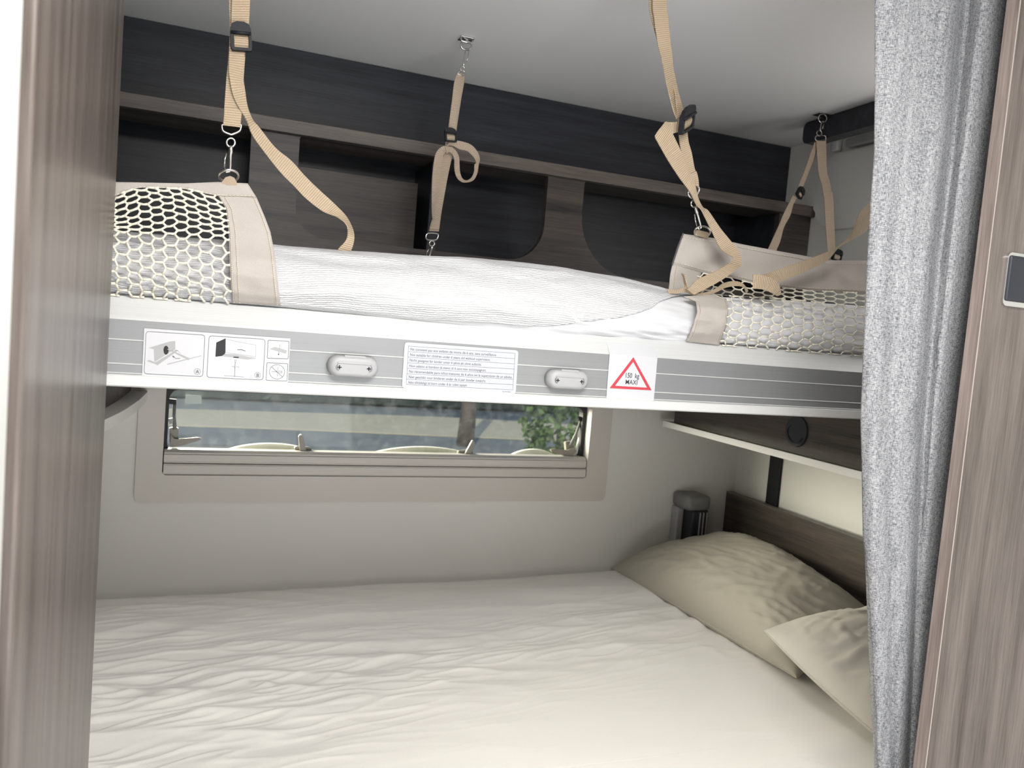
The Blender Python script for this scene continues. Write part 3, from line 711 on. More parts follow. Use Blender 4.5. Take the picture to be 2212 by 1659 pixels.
def hexnet(bm, fn, a_cols, n_rows, r, jit=.12, seed=0):
    """honeycomb of cords; fn(s, t) with s, t in 0..1 -> point"""
    rnd = random.Random(seed); W_, Ht = 1.5*a_cols, math.sqrt(3)*n_rows; nodes_ = {}; edges = set()
    for i in range(-1, a_cols+2):
        for j in range(-1, n_rows+2):
            cx, cy = 1.5*i, math.sqrt(3)*(j+.5*(i % 2)); ks = []
            for k in range(6):
                p = (round(cx+math.cos(k*PI/3), 3), round(cy+math.sin(k*PI/3), 3)); key = (round(p[0]*10), round(p[1]*10)); nodes_.setdefault(key, (p[0]+rnd.uniform(-jit, jit), p[1]+rnd.uniform(-jit, jit))); ks.append(key)
            for k in range(6): edges.add(tuple(sorted((ks[k], ks[(k+1) % 6]))))
    for A_, B_ in sorted(edges):
        (ax, ay), (bx, by) = nodes_[A_], nodes_[B_]
        ina = -.05 <= ax <= W_+.05 and -.05 <= ay <= Ht+.05; inb = -.05 <= bx <= W_+.05 and -.05 <= by <= Ht+.05
        if not (ina or inb): continue
        cl = lambda x, y: (min(max(x, 0), W_)/W_, min(max(y, 0), Ht)/Ht)
        p, q = fn(*cl(ax, ay)), fn(*cl(bx, by)); mid = (p+q)/2 + Vector((0, rnd.uniform(-.0004, .0004), rnd.uniform(-.0006, .0002)))
        if (p-q).length < .0008: continue
        add_tube(bm, [p, mid, q], [r*1.18, r*.92, r*1.18], 6, cap=True)

netl = thing('safety_net', 'cream cord safety net with beige cloth border beside the left wooden post', 'net', (.02, .95, H))
UPL = [(60, 392), (150, 392), (240, 393), (300, 394), (400, 396), (470, 393), (535, 396)]
LOL = [(60, 480), (150, 470), (240, 427), (300, 405), (400, 408), (470, 424), (554, 426)]
band('cloth_border', UPL, LOL, WN, netl, 46, 7, .0012, 55, stitch=((.93, 0),))
band('cloth_edge', [(470, 420), (488, 450), (494, 500), (496, 560), (498, 610), (501, 655)], [(554, 426), (571, 466), (584, 500), (593, 545), (599, 600), (606, 661)], lambda x, y: WN(x, y, .0006), netl, 40, 12, .0016, 50, stitch=((.04, 0), (.16, 0), (.93, 0)))
def fl_(s, t):
    tt = t; lo = (.42, .60)                          # rows: 0 rail .. 1 top; the upper rows hang slack
    x = 110+(curve_at([(501, 656), (497, 600), (494, 500), (486, 448), (472, 420)], tt)[0]-110)*s
    yb_ = 628+(656-628)*(x-110)/391; yt = interp([(110, 478), (150, 470), (240, 425), (300, 404), (400, 407), (480, 424)], x)
    ym = interp([(110, 495), (240, 502), (350, 508), (430, 510), (500, 512)], x)
    g = min(1, max(0, (x-380)/110)); up = yt+(ym-yt)*1
    y = yb_+(ym-yb_)*tt/.44 if tt < .44 else ym+(yt-ym)*(tt-.44)/.56
    y += (1-g)*6*math.sin(PI*max(0, (tt-.44)/.56))*math.sin(x*.021+tt*4)
    return WN(x, y, .0012)
bm = bmesh.new(); hexnet(bm, fl_, 15, 12, .00125, .13, 3); mesh_obj('netting', bm, M['cord'], netl, smooth=True)
bm = bmesh.new(); add_prism(bm, [WY(x, y, .9535) for x, y in [(478, 400), (480, 392), (487, 383), (497, 380), (506, 384), (511, 392), (512, 400)]], (0, .004, 0)); mesh_obj('ring_tab', bm, M['web'], netl)
bm = bmesh.new(); add_cyl(bm, WY(241, 484, .9412), (0, -1, 0), .0022, .003, 16); mesh_obj('snap_stud', bm, M['steel'], netl)

netr = thing('safety_net', 'cream cord safety net with beige cloth border beside the grey curtain', 'net', (.85, .96, H))
WS = lambda x, y: WY(x, y, .992)
band('cloth_border', [(1475, 505), (1540, 514), (1600, 527), (1680, 542), (1790, 562), (1880, 563), (1990, 570)], [(1453, 571), (1520, 590), (1580, 600), (1640, 615), (1750, 628), (1868, 633), (1990, 640)], WS, netr, 56, 10, .0022, 38, stitch=((.10, 0), (.92, 0)))
band('cloth_edge', [(1453, 571), (1448, 595), (1444, 640)], [(1516, 588), (1512, 605), (1510, 640)], WS, netr, 14, 8, .001, 50, stitch=((.14, 0), (.92, 0)))
band('cloth_edge', [(1483, 738), (1498, 705), (1507, 672), (1504, 650), (1478, 640)], [(1554, 746), (1569, 705), (1574, 668), (1570, 646), (1540, 634)], lambda x, y: WR(x, y, .0006), netr, 36, 12, .0022, 60, stitch=((.08, 0), (.92, 0)))
def fr_up(s, t):
    x = 1506+(1990-1506)*s; yt = interp([(1506, 588), (1580, 600), (1640, 615), (1750, 628), (1868, 633), (1990, 640)], x); yb_ = interp([(1506, 645), (1700, 650), (1868, 668), (1990, 680)], x)
    return WY(x, yb_+(yt-yb_)*t, .990)
def fr_lo(s, t):
    xl = curve_at([(1553, 746), (1568, 706), (1573, 668), (1568, 643)], t)[0]; x = xl+(1990-xl)*s
    yb_ = interp([(1553, 745), (1700, 757), (1868, 770), (1990, 780)], x); yt = interp([(1560, 638), (1700, 646), (1868, 663), (1990, 676)], x)
    return WR(x, yb_+(yt-yb_)*t, .0012)
bm = bmesh.new(); hexnet(bm, fr_up, 22, 3, .00105, .1, 5); hexnet(bm, fr_lo, 19, 6, .00105, .14, 6); mesh_obj('netting', bm, M['cord'], netr, smooth=True)
bm = bmesh.new(); add_prism(bm, [WY(x, y, .9885) for x, y in [(1501, 508), (1502, 499), (1506, 496), (1530, 502), (1532, 506), (1530, 515)]], (0, .003, 0)); mesh_obj('ring_tab', bm, M['web'], netr)
bm = bmesh.new(); add_tube(bm, [WY(x, y, .9905) for x, y in [(1476, 504), (1464, 535), (1452, 572)]], .0012, 6); mesh_obj('dark_binding', bm, plain('dark_grey_binding', (.09, .085, .085), .9), netr)

# ------------------------------------------------------------------ straps
def ptube(name, pts, r, mat, parent, closed=False, sub=5, sides=8, Y=None):
    P = [WY(p[0], p[1], p[2] if len(p) > 2 else Y) for p in pts]
    P = [Vector(q) for q in catmull([list(q) for q in P], sub, closed)]
    bm = bmesh.new(); add_tube(bm, P, r, sides, closed); return mesh_obj(name, bm, mat, parent, smooth=True)
def snap_hook(parent, Y, loop, eye, body0, body1, wb, r=.0011):
    """square loop, swivel eye, body and spring gate of a snap hook, placed by photo points on plane Y"""
    h = ptube('snap_hook', [(eye[0]+wb*.9*math.sin(a), eye[1]-wb*.95*math.cos(a), Y) for a in [2*PI*k/12 for k in range(12)]], r, M['steel'], parent, True, 2)
    ptube('swivel_loop', [p+(Y,) for p in loop], r*1.05, M['steel'], h, True, 3)
    b0, b1 = WY(*body0, Y), WY(*body1, Y); d = (b1-b0); L = d.length; d.normalize(); x = Vector((d.z, 0, -d.x)); 
    bm = bmesh.new(); add_tube(bm, [b0, b0+d*L*.08, b0+d*L*.28, b0+d*L*.34, b0+d*L*.9, b1+x*.0006, b1+x*.0036+d*.001, b1+x*.0062-d*.003], [r*1.5, r*2.0, r*2.0, r*1.3, r*1.15, r*1.1, r*1.1, r], 10)
    mesh_obj('hook_body', bm, M['steel'], h, smooth=True)
    bm = bmesh.new(); add_tube(bm, [b0+d*L*.3+x*.0042, b0+d*L*.55+x*.0058, b1+x*.0060-d*.004], r*.75, 8); mesh_obj('hook_gate', bm, M['steel'], h, smooth=True)
    return h
def ring_px(parent, cx, cy, rx, ry, Y, r=.0013, name='ring', tilt=0.0):
    return ptube(name, [(cx+rx*math.cos(a), cy+ry*math.sin(a), Y+tilt*math.sin(a)) for a in [2*PI*k/18 for k in range(18)]], r, M['steel'], parent, True, 2)
def buckle(parent, c, ux, uy, Y, dux=0.0, th=.006, webmat=None):
    """ladder-lock buckle: black frame with a window and a domed thumb plate; ux, uy half axes in photo pixels"""
    o = WY(*c, Y); ex = WY(c[0]+ux[0], c[1]+ux[1], Y+dux)-o; ey = WY(c[0]+uy[0], c[1]+uy[1], Y)-o
    n = ex.cross(ey); n.normalize()
    if n.y > 0: n = -n
    pt = lambda a, b_, h: o+ex*a+ey*b_+n*h
    bm = bmesh.new()
    O = rrect(-1, 1, -1, .55, .22); I = rrect(-.70, .74, -.80, .18, .10)
    add_ring(bm, [pt(a, b_, 0) for a, b_ in O], [pt(a, b_, 0) for a, b_ in I], n*th)
    f = mesh_obj('buckle', bm, M['black'], parent)
    bm = bmesh.new(); D = [(-1, .15), (1, .15), (.98, .55), (.80, .85), (.35, 1.0), (-.35, 1.0), (-.80, .85), (-.98, .55)]
    add_prism(bm, [pt(a, b_, th*.2) for a, b_ in D], n*th*.85)
    mesh_obj('thumb_plate', bm, M['black'], f)
    bm = bmesh.new(); add_tube(bm, [pt(-.95, .20, th*1.1), pt(.95, .20, th*1.1)], (ey.length)*.12, 8); mesh_obj('cross_bar', bm, M['black'], f, smooth=True)
    bm = bmesh.new(); uvl = bm.loops.layers.uv.new('UVMap')
    S = [[pt(a, -.82+1.0*t, th*(.25+.55*math.sin(PI*t))) for a in (-.66, .70)] for t in [k/8 for k in range(9)]]
    V = grid_mesh(bm, S, 9, 2); L = ey.length
    for i in range(9):
        for j in range(2):
            for l in V[i][j].link_loops: l[uvl].uv = (j*.021, i/8*L)
    mesh_obj('webbing_loop', bm, webmat or M['web'], f, smooth=True)
    return f
def ceiling_plate(parent, p, s=.011):
    bm = bmesh.new(); add_box(bm, (p.x-s, p.y-s*.8, ZC-.0025), (p.x+s, p.y+s*.8, ZC-.0002), .0006); return mesh_obj('ceiling_plate', bm, M['chrome'], parent)

# near left strap
Y1 = .955
s1_ = thing('bunk_strap', 'tan webbing strap with black buckle hooked to the left net beside the wooden post', 'strap', (.03, Y1, H+.13), 'straps holding the bunk nets')
ribbon('webbing', [(517, -330, 557, -330, Y1), (508, -160, 547, -160, Y1), (502, -20, 541, -20, Y1), (500, 30, 539, 30, Y1), (500, 66, 537, 66, Y1-.002)], M['web'], s1_)
ribbon('webbing', [(512, -330, 550, -330, Y1+.005), (503, -160, 541, -160, Y1+.005), (495, -20, 533, -20, Y1+.005), (496, 60, 530, 62, Y1+.004), (494, 112, 530, 114, Y1+.004), (489, 170, 526, 175, Y1+.002), (485, 225, 523, 228, Y1), (483, 252, 520, 256, Y1), (482, 271, 519, 275, Y1)], M['web'], s1_)
ribbon('sewn_end', [(485, 232, 523, 236, Y1-.0018), (484, 250, 521, 254, Y1-.002), (482, 270, 519, 275, Y1-.0012)], M['web'], s1_, .0012, 4)
ribbon('strap_tail', [(496, 100, 529, 101, Y1-.003), (494.5, 130, 527, 134, Y1-.003), (495, 160, 526, 168, Y1-.003), (502, 201, 529.5, 195, Y1-.003), (515, 231, 535, 230, Y1-.003), (534, 262, 545, 258, Y1-.003, Y1+.005), (546, 294, 561, 277, Y1-.001, Y1+.004), (578, 338, 594, 318, Y1+.002), (607, 374, 629, 347, Y1+.004), (634, 401, 655, 376, Y1+.008), (661, 429, 683, 404, Y1+.012), (698, 457, 719, 437, Y1+.016), (728, 469, 744, 463, Y1+.02, Y1+.03), (747, 483, 757, 484, Y1+.022, Y1+.036), (752, 500, 764, 504, Y1+.025, Y1+.035), (747, 519, 764, 524, Y1+.028), (733, 535, 758, 542, Y1+.03), (724, 546, 748, 556, Y1+.032)], M['web'], s1_)
buckle(s1_, (520, 81), (22.5, 2), (-1.5, -31), Y1-.004)
snap_hook(s1_, Y1, [(483, 268), (480, 277), (483, 284), (497, 290), (502, 290), (516, 284), (520, 277), (518, 268)], (498.5, 308), (499, 315), (497, 371), 10)
ring_px(s1_, 494, 380, 21, 13, Y1-.001, .0014, tilt=.008)
ceiling_plate(s1_, WY(537, -330, Y1))

# near right strap
Y2 = .957
s2_ = thing('bunk_strap', 'tan webbing strap with folded loose tail hooked to the right net', 'strap', (.65, Y2, H+.15), 'straps holding the bunk nets')
ribbon('webbing', [(1437, -380, 1467, -380, Y2), (1420, -120, 1450, -120, Y2), (1409.8, 0, 1439.7, 0, Y2), (1412.6, 38, 1443, 38, Y2), (1420.7, 95, 1447.8, 89.5, Y2), (1430, 130, 1452, 125, Y2, Y2+.006), (1441, 184.4, 1455.5, 176, Y2, Y2+.01), (1454, 236, 1461.5, 232, Y2, Y2+.01), (1462, 258, 1472, 252, Y2-.002, Y2+.005)], M['web'], s2_)
ribbon('webbing', [(1433, -380, 1461, -380, Y2+.006), (1414, -120, 1442, -120, Y2+.006), (1402, 0, 1432, 0, Y2+.006), (1412, 60, 1440, 60, Y2+.006), (1436, 140, 1452, 135, Y2+.008), (1456, 192, 1463, 190, Y2+.006, Y2+.012), (1461, 230, 1473.5, 229, Y2+.004, Y2+.01), (1466, 258, 1480, 252, Y2+.002, Y2+.008), (1466, 285, 1484, 279, Y2+.002), (1468.5, 312, 1487, 306, Y2+.002), (1476, 342, 1494, 331, Y2+.002), (1487.5, 367, 1500, 363, Y2+.002), (1495, 388, 1507, 382, Y2+.001), (1498, 399, 1509, 407, Y2+.001)], M['web'], s2_)
ribbon('sewn_end', [(1491, 376, 1504, 370, Y2-.0006), (1497, 390, 1508, 386, Y2-.001), (1499, 399, 1509.5, 405, Y2-.0006)], M['web'], s2_, .0014, 4)
ribbon('strap_tail', [(1467, 263, 1468, 285, Y2-.004), (1455, 264, 1457, 287.5, Y2-.004), (1444, 264, 1448, 291.5, Y2-.004)], M['web'], s2_, .0013, 5)
ribbon('strap_tail', [(1446, 265, 1449, 290, Y2-.0045), (1438.5, 262.5, 1430, 278, Y2-.0055), (1439.5, 264, 1415, 293, Y2-.006), (1444, 274, 1421, 308, Y2-.0055), (1452, 287.5, 1427.5, 320, Y2-.0055), (1473.6, 333, 1446.5, 352.6, Y2-.005), (1487, 366, 1468, 385, Y2-.005), (1499.4, 393, 1490, 415, Y2-.005), (1508, 428, 1504, 442, Y2-.004, Y2-.008), (1518, 448, 1514, 452, Y2-.002, Y2-.010), (1530, 456, 1522, 468, Y2-.004, Y2-.008), (1555, 492, 1538.7, 503, Y2-.005), (1577, 519, 1555, 535.6, Y2-.006), (1596, 543, 1572, 550, Y2-.007), (1601, 560, 1583, 556, Y2-.008, Y2-.012), (1600, 572, 1580, 566, Y2-.009, Y2-.012), (1591, 582, 1567, 574, Y2-.008), (1560, 604, 1536, 590, Y2-.006), (1530, 621, 1506, 604, Y2-.004), (1506, 633, 1487, 623, Y2-.006), (1497, 636, 1481, 622, Y2-.006), (1488, 625, 1478, 613, Y2-.004, Y2+.002), (1482, 607, 1476, 600, Y2-.004, Y2+.003), (1479, 594, 1472, 590, Y2-.003, Y2+.003)], M['web'], s2_)
ribbon('strap_end', [(1440, 624, 1444, 634, .965), (1460, 626, 1462, 634, .962), (1478, 623, 1480, 631, .958), (1500, 634, 1500, 638, .955), (1530, 630, 1532, 636, .958), (1548, 622, 1550, 630, .962), (1562, 612, 1566, 622, .965), (1585, 607, 1589, 618, .966), (1604, 612, 1606, 621, .964), (1616, 628, 1612, 634, .966)], M['web'], s2_)
buckle(s2_, (1480, 257), (13, -8), (3, -28), Y2-.004, .012)
snap_hook(s2_, Y2, [(1498, 404), (1487, 415), (1489, 424), (1497, 428), (1508, 416), (1510, 405)], (1500, 440), (1502, 447), (1515, 492), 8)
ring_px(s2_, 1517, 501, 17, 12, Y2-.001+.03, .0013, tilt=.006)
ceiling_plate(s2_, WY(1450, -380, Y2))

# far middle strap
Y3 = 1.377
s3_ = thing('bunk_strap', 'tan strap with a round loop hanging before the dark cabinet from the ceiling', 'strap', (.37, Y3, H+.10), 'straps holding the bunk nets')
c3 = lambda L: [(800+x/3.687, 50+y/3.687) for x, y in L]
def rb3(name, L, th=.0013, dy=0):
    st = []
    for q in L:
        (a, b_), (c_, d_) = c3([(q[0], q[1]), (q[2], q[3])]); st.append((a, b_, c_, d_, Y3+(q[4] if len(q) > 4 else 0)+dy, Y3+(q[5] if len(q) > 5 else (q[4] if len(q) > 4 else 0))+dy))
    return ribbon(name, st, M['webp'], s3_, th, 7)
rb3('webbing', [(694, 395, 727, 400), (668, 470, 721, 490), (652, 600, 710, 620), (635, 730, 690, 740), (620, 850, 678, 860)])
rb3('webbing', [(715, 398, 752, 400, .006), (708, 480, 743, 490, .006), (690, 600, 722, 610, .006), (668, 800, 693, 800, .006), (640, 900, 680, 900, .006)])
rb3('webbing', [(600, 930, 665, 935, .004), (588, 1040, 654, 1045, .002), (560, 1160, 628, 1165), (535, 1300, 602, 1300), (512, 1500, 562, 1530), (480, 1600, 552, 1610), (468, 1655, 545, 1660)])
rb3('strap_tail', [(628, 985, 640, 1035, -.004), (600, 978, 600, 1030, -.006), (560, 990, 590, 1040, -.006), (525, 1030, 582, 1055, -.005), (508, 1090, 578, 1090, -.004), (495, 1200, 560, 1200, -.003), (490, 1300, 545, 1300, -.003), (488, 1420, 530, 1400, -.002), (490, 1520, 515, 1480, -.001), (500, 1580, 508, 1540, .001)])
rb3('strap_loop', [(598, 990, 606, 1040, -.008), (640, 985, 632, 1028, -.010), (680, 1015, 655, 1050, -.012), (705, 1065, 668, 1085, -.013), (710, 1130, 668, 1135, -.014), (714, 1190, 676, 1200, -.015), (735, 1240, 700, 1245, -.017), (768, 1252, 745, 1270, -.019), (806, 1228, 815, 1255, -.02), (826, 1180, 850, 1200, -.019), (828, 1130, 862, 1130, -.017), (842, 1110, 872, 1080, -.015), (820, 1065, 850, 1020, -.012), (770, 1020, 800, 968, -.010), (710, 1005, 725, 942, -.008), (650, 975, 672, 936, -.006), (605, 985, 630, 945, -.004)])
ribbon('sewn_end', [c3([(508, 1545)])[0]+c3([(560, 1550)])[0]+(Y3-.002,), c3([(472, 1640)])[0]+c3([(546, 1645)])[0]+(Y3-.002,)], M['webp'], s3_, .0012, 5)
buckle(s3_, c3([(634, 893)])[0], (12.5, 1.5), (-1, -15), Y3-.006, 0, .006, M['webp'])
snap_hook(s3_, Y3, [(925, 504), (920, 511), (922, 517), (931, 519), (942, 518), (946, 512), (945, 505)], (933, 526), (934, 532), (927, 556), 6)
snap_hook(s3_, Y3, [(991, 155), (990, 160), (996, 163), (1002, 161), (1004, 156), (1000, 153)], (999, 148), (1001, 143), (1006, 105), 5)
hk = thing('ceiling_hook', 'small chrome hook with ring on the ceiling above the looped strap', 'hook', WY(1007, 86, Y3))
bm = bmesh.new(); p = WZ(1007, 82, ZC); add_box(bm, (p.x-.012, p.y-.012, ZC-.003), (p.x+.012, p.y+.012, ZC), .0008); mesh_obj('plate', bm, M['chrome'], hk)
bm = bmesh.new(); add_tube(bm, [(p.x-.010, p.y-.004, ZC-.003), (p.x-.009, p.y-.004, ZC-.008), (p.x+.009, p.y-.004, ZC-.008), (p.x+.010, p.y-.004, ZC-.003)], .002, 8); mesh_obj('bracket', bm, M['chrome'], hk, smooth=True)
ring_px(hk, 1007, 98, 11.5, 9.5, Y3-.006, .0016)

# far right strap on the second ceiling hook
Y4 = 1.352
s4_ = thing('bunk_strap', 'tan strap in two strands hanging in front of the white hatch near the curtain', 'strap', (1.2, Y4, H+.2), 'straps holding the bunk nets')
def rb4(name, L):
    return ribbon(name, [(1300+q[0]/3.687, q[4] if False else q[1]/3.687+q[6], 1300+q[2]/3.687, q[3]/3.687+q[6], Y4+q[4], Y4+q[5]) for q in L], M['webp'], s4_, .0013, 7)
rb4('webbing', [(1708, 1125, 1784, 1115, 0, 0, 0), (1716, 1250, 1786, 1245, 0, 0, 0), (1728, 1390, 1792, 1375, 0, 0, 0), (1752, 1470, 1815, 1450, 0, .004, 0), (1766, 1560, 1830, 1540, 0, .004, 0), (1768, 60, 1838, 60, 0, 0, 400), (1778, 250, 1848, 250, 0, 0, 400), (1790, 430, 1856, 430, 0, 0, 400), (1798, 520, 1860, 520, 0, 0, 400), (1820, 560, 1890, 570, 0, 0, 400)])
rb4('webbing', [(1694, 1135, 1716, 1140, .002, .004, 0), (1660, 1230, 1690, 1250, .002, .004, 0), (1610, 1370, 1640, 1375, .002, .004, 0), (1570, 1470, 1598, 1480, .002, .004, 0), (1545, 1540, 1585, 1545, .002, .004, 0)])
rb4('webbing', [(1698, 1130, 1722, 1140, .008, .009, 0), (1680, 1230, 1700, 1240, .008, .009, 0), (1635, 1340, 1655, 1350, .008, .009, 0), (1590, 1480, 1602, 1490, .008, .009, 0)])
rb4('webbing', [(1520, 80, 1552, 100, 0, 0, 400), (1488, 150, 1522, 160, 0, 0, 400), (1452, 220, 1500, 240, 0, 0, 400), (1410, 320, 1450, 335, 0, 0, 400), (1360, 430, 1420, 445, 0, 0, 400), (1318, 520, 1380, 540, 0, 0, 400)])
buckle(s4_, (1726, 415), (4, 6), (5, -10), Y4-.004, .01, .006, M['webp'])
buckle(s4_, (1806, 551), (9, 3), (3, -12), Y4-.004, 0, .006, M['webp'])
snap_hook(s4_, Y4, [(1763, 303), (1762, 296), (1768, 292), (1782, 293), (1784, 300), (1782, 304)], (1770, 288), (1772, 284), (1775, 262), 6)
hk2 = thing('ceiling_hook', 'small metal hook on the ceiling at the dark batten near the curtain', 'hook', WY(1778, 250, Y4))
p = WZ(1780, 247, ZC); bm = bmesh.new(); add_box(bm, (p.x-.020, p.y-.012, ZC-.003), (p.x+.020, p.y+.012, ZC), .0008); mesh_obj('plate', bm, M['chrome'], hk2)
ring_px(hk2, 1777, 256, 9, 9, Y4-.008, .0013)

# loose strap lying over the right net
s5_ = thing('loose_strap', 'tan webbing strap end draped across the right net from behind the curtain', 'strap', (.85, .945, H))
c5 = lambda x, y: (1300+x/3.687, 400+y/3.687)
E5 = [((2300, -60), (2270, 130), .935), ((2145, 125), (2122, 345), .935), ((2050, 225), (2030, 415), .937), ((1985, 385), (1965, 450), .939), ((1900, 470), (1885, 500), .940), ((1815, 522), (1795, 600), .942), ((1640, 590), (1640, 680), .944), ((1440, 660), (1455, 755), .945), ((1300, 708), (1390, 772), .945), ((1225, 712), (1300, 760), .944)]
ribbon('webbing', [c5(*a)+c5(*b_)+(y,) for a, b_, y in E5], M['web'], s5_)
E6 = [((1235, 708), (1290, 770), .943), ((1206, 712), (1206, 820), .938), ((1250, 712), (1240, 826), .935), ((1310, 724), (1290, 832), .933), ((1375, 752), (1335, 850), .932), ((1412, 800), (1370, 868), .932), ((1428, 870), (1395, 884), .934)]
ribbon('strap_end', [c5(*a)+c5(*b_)+(y,) for a, b_, y in E6], M['web'], s5_)

# ------------------------------------------------------------------ lower bed
ZB = H-.575
bed = thing('bed', 'lower double bed with a wrinkled ivory jersey sheet below the bunk', 'bed', (.4, 1.0, 0))
def bed_z(x, y):
    z = ZB + .016*(x-.1)/1.0*min(1, max(0, (y-1.0)/.6))
    k = math.exp(-((y-1.22-.10*x)/.13)**2); kl = max(0, min(1, (.42-x)/.5))
    z += (ridge(x*2.4, y*13-x*1.6, 1)-.45)*.0048*(.35+.9*k)
    z += (ridge(x*5+y*4, y*17+x*2.5, 6)-.5)*.0036*(.3+1.1*k+.8*kl)
    z += max(0, ridge(x*9+y*3, y*42-x*7, 11)-.35)*.0046*(.08+1.0*k+.5*kl)
    z += wn(x*3, y*4.5, 2)*.005 + wn(x*1.6, y*7, 7)*.004
    z += kl*(ridge(x*3.2+y*3.4, y*9-x*6, 21)-.5)*.0070*max(0, min(1, (y-.9)/.2))*max(0, min(1, (1.62-y)/.15))
    edge = max(0, (y-1.655)/.03); z -= .010*edge*edge
    return z
NX2, NY2 = 420, 420; bx0, bx1, by0, by1 = XL+.003, 1.281, .80, 1.688
YJ = [by0+(by1-by0)*j/(NY2-1) for j in range(NY2)]
XJ = lambda y: bx0 if y > .921 else -.066              # the sheet is cut round the left wooden panel
P = [[Vector((XJ(y)+(bx1-XJ(y))*i/(NX2-1), y, 0)) for y in YJ] for i in range(NX2)]
for r_ in P:
    for p in r_: p.z = bed_z(p.x, p.y)
bm = bmesh.new(); V = grid_mesh(bm, P, NX2, NY2)
r = bmesh.ops.extrude_edge_only(bm, edges=[e for e in bm.edges if len(e.link_faces) == 1])
for v in r['geom']:
    if isinstance(v, bmesh.types.BMVert): v.co.z = ZB-.13
mesh_obj('sheet', bm, M['bed'], bed, smooth=True)
mesh_obj('bed_base', box((XL+.002, .925, 0), (1.281, YB-.002, ZB-.131)), M['white'], bed)
mesh_obj('base_front', box((-.064, .81, 0), (1.281, .9245, ZB-.131)), M['white'], bed)

def pillow(name, label, cr, T, mat, seed, pinch=.055, wr=1.0, group='pillows'):
    """cr: corners A (0,0), B (1,0), Cc (1,1), D (0,1)"""
    A_, B_, C_, D_ = [Vector(c) for c in cr]; n = (B_-A_).cross(D_-A_).normalized()
    if n.z < 0: n = -n
    nu, nv = 110, 80
    def pt(u, v, side):
        a = 2*u-1; b_ = 2*v-1
        uu = .5+a*.5*(1-pinch*(1-abs(b_)**2.2)); vv = .5+b_*.5*(1-pinch*1.3*(1-abs(a)**2.2))
        p = (A_*(1-uu)*(1-vv)+B_*uu*(1-vv)+C_*uu*vv+D_*(1-uu)*vv)
        ea, eb = 1-abs(a)**2.6, 1-abs(b_)**2.2
        t = T*(max(0, ea)**.55)*(max(0, eb)**.48)
        h = max(0, min(1, ea*eb*3))
        rim = (1-ea)*.8+(1-eb)
        w_ = (ridge(u*4.5+v*1.2+seed, v*2.6-u*1.5, seed)-.5)*.007*(.25+.75*abs(a)**2) + (ridge(u*13+seed, v*3.2+u*5, seed+3)-.5)*.0045*(.3+.7*abs(b_)) + wn(u*3, v*3, seed+9)*.012 + max(0, ridge(u*10-v*8, v*6+u*3, seed+5)-.4)*.009 + max(0, ridge(u*21+v*5, v*6-u*9, seed+6)-.5)*.006
        return p + n*(side*(t+.0012) + (w_*wr*h if side > 0 else 0))
    bm = bmesh.new(); U = [.5-.5*math.cos(PI*i/(nu-1)) for i in range(nu)]; Vv = [.5-.5*math.cos(PI*j/(nv-1)) for j in range(nv)]
    a_ = grid_mesh(bm, [[pt(u, v, 1) for v in Vv] for u in U], nu, nv); b2 = grid_mesh(bm, [[pt(u, v, -.42) for v in Vv] for u in U], nu, nv)
    loop = [(i, 0) for i in range(nu)]+[(nu-1, j) for j in range(1, nv)]+[(i, nv-1) for i in range(nu-2, -1, -1)]+[(0, j) for j in range(nv-2, 0, -1)]
    for (i, j), (k, l) in zip(loop, loop[1:]+loop[:1]): bm.faces.new((a_[i][j], a_[k][l], b2[k][l], b2[i][j]))
    # seam piping along the border
    pts = [(a_[i][j].co+b2[i][j].co)/2 for i, j in loop]
    root = thing(name, label, 'pillow', (A_+B_)/2, group)
    mesh_obj('pillowcase', bm, mat, root, smooth=True)
    bm = bmesh.new(); add_tube(bm, pts, .0014, 5, True); mesh_obj('seam', bm, mat, root, smooth=True)
    return root
pillow('pillow', 'long sage grey pillow leaning on the wooden headboard in the far corner', [(.978, 1.682, ZB+.016), (.995, 1.06, ZB+.018), (1.262, 1.15, ZB+.075), (1.262, 1.60, ZB+.105)], .086, M['pil'], 2, .012, .6)
pillow('pillow', 'lighter taupe pillow half hidden by the curtain at the front', [(.918, 1.062, ZB+.105), (.960, .735, ZB+.014), (1.25, .745, ZB+.085), (1.25, 1.085, ZB+.110)], .062, M['pil2'], 11, -.05, .55)

hb = thing('headboard', 'dark brown wooden headboard on the right wall behind the pillows', 'headboard', (1.29, 1.2, ZB))
mesh_obj('board', box((1.283, .66, ZB-.02), (1.299, 1.676, H-.3715), .001), M['woody'], hb)
mesh_obj('edge_strip', box((1.2828, .66, H-.3715), (1.2992, 1.677, H-.3705), .0002), M['woodlip'], hb)
mesh_obj('wall_spacer', box((1.299, .7, ZB+.04), (XR, 1.60, ZB+.10)), M['nightwood'], hb)

# reading lamp on the far wall
lamp = thing('reading_lamp', 'small grey plastic reading lamp on the far wall above the pillow', 'lamp', (1.2, 1.68, H-.47))
LS = 1.0
mesh_obj('lamp_cap', box((1.138, 1.625, H-.410), (1.206, YB-.001, H-.372), .012, 4), M['lampgrey'], lamp, smooth=True)
mesh_obj('lamp_body', box((1.158, 1.632, H-.500), (1.206, YB-.012, H-.409), .006, 3), M['navy'], lamp, smooth=True)
mesh_obj('wall_mount', box((1.140, YB-.030, H-.500), (1.160, YB-.001, H-.409), .004), M['grey'], lamp)
for k in range(3): mesh_obj('slat', box((1.178+.010*k, 1.6295, H-.498), (1.1805+.010*k, 1.6335, H-.414), .0005), M['grey'], lamp)

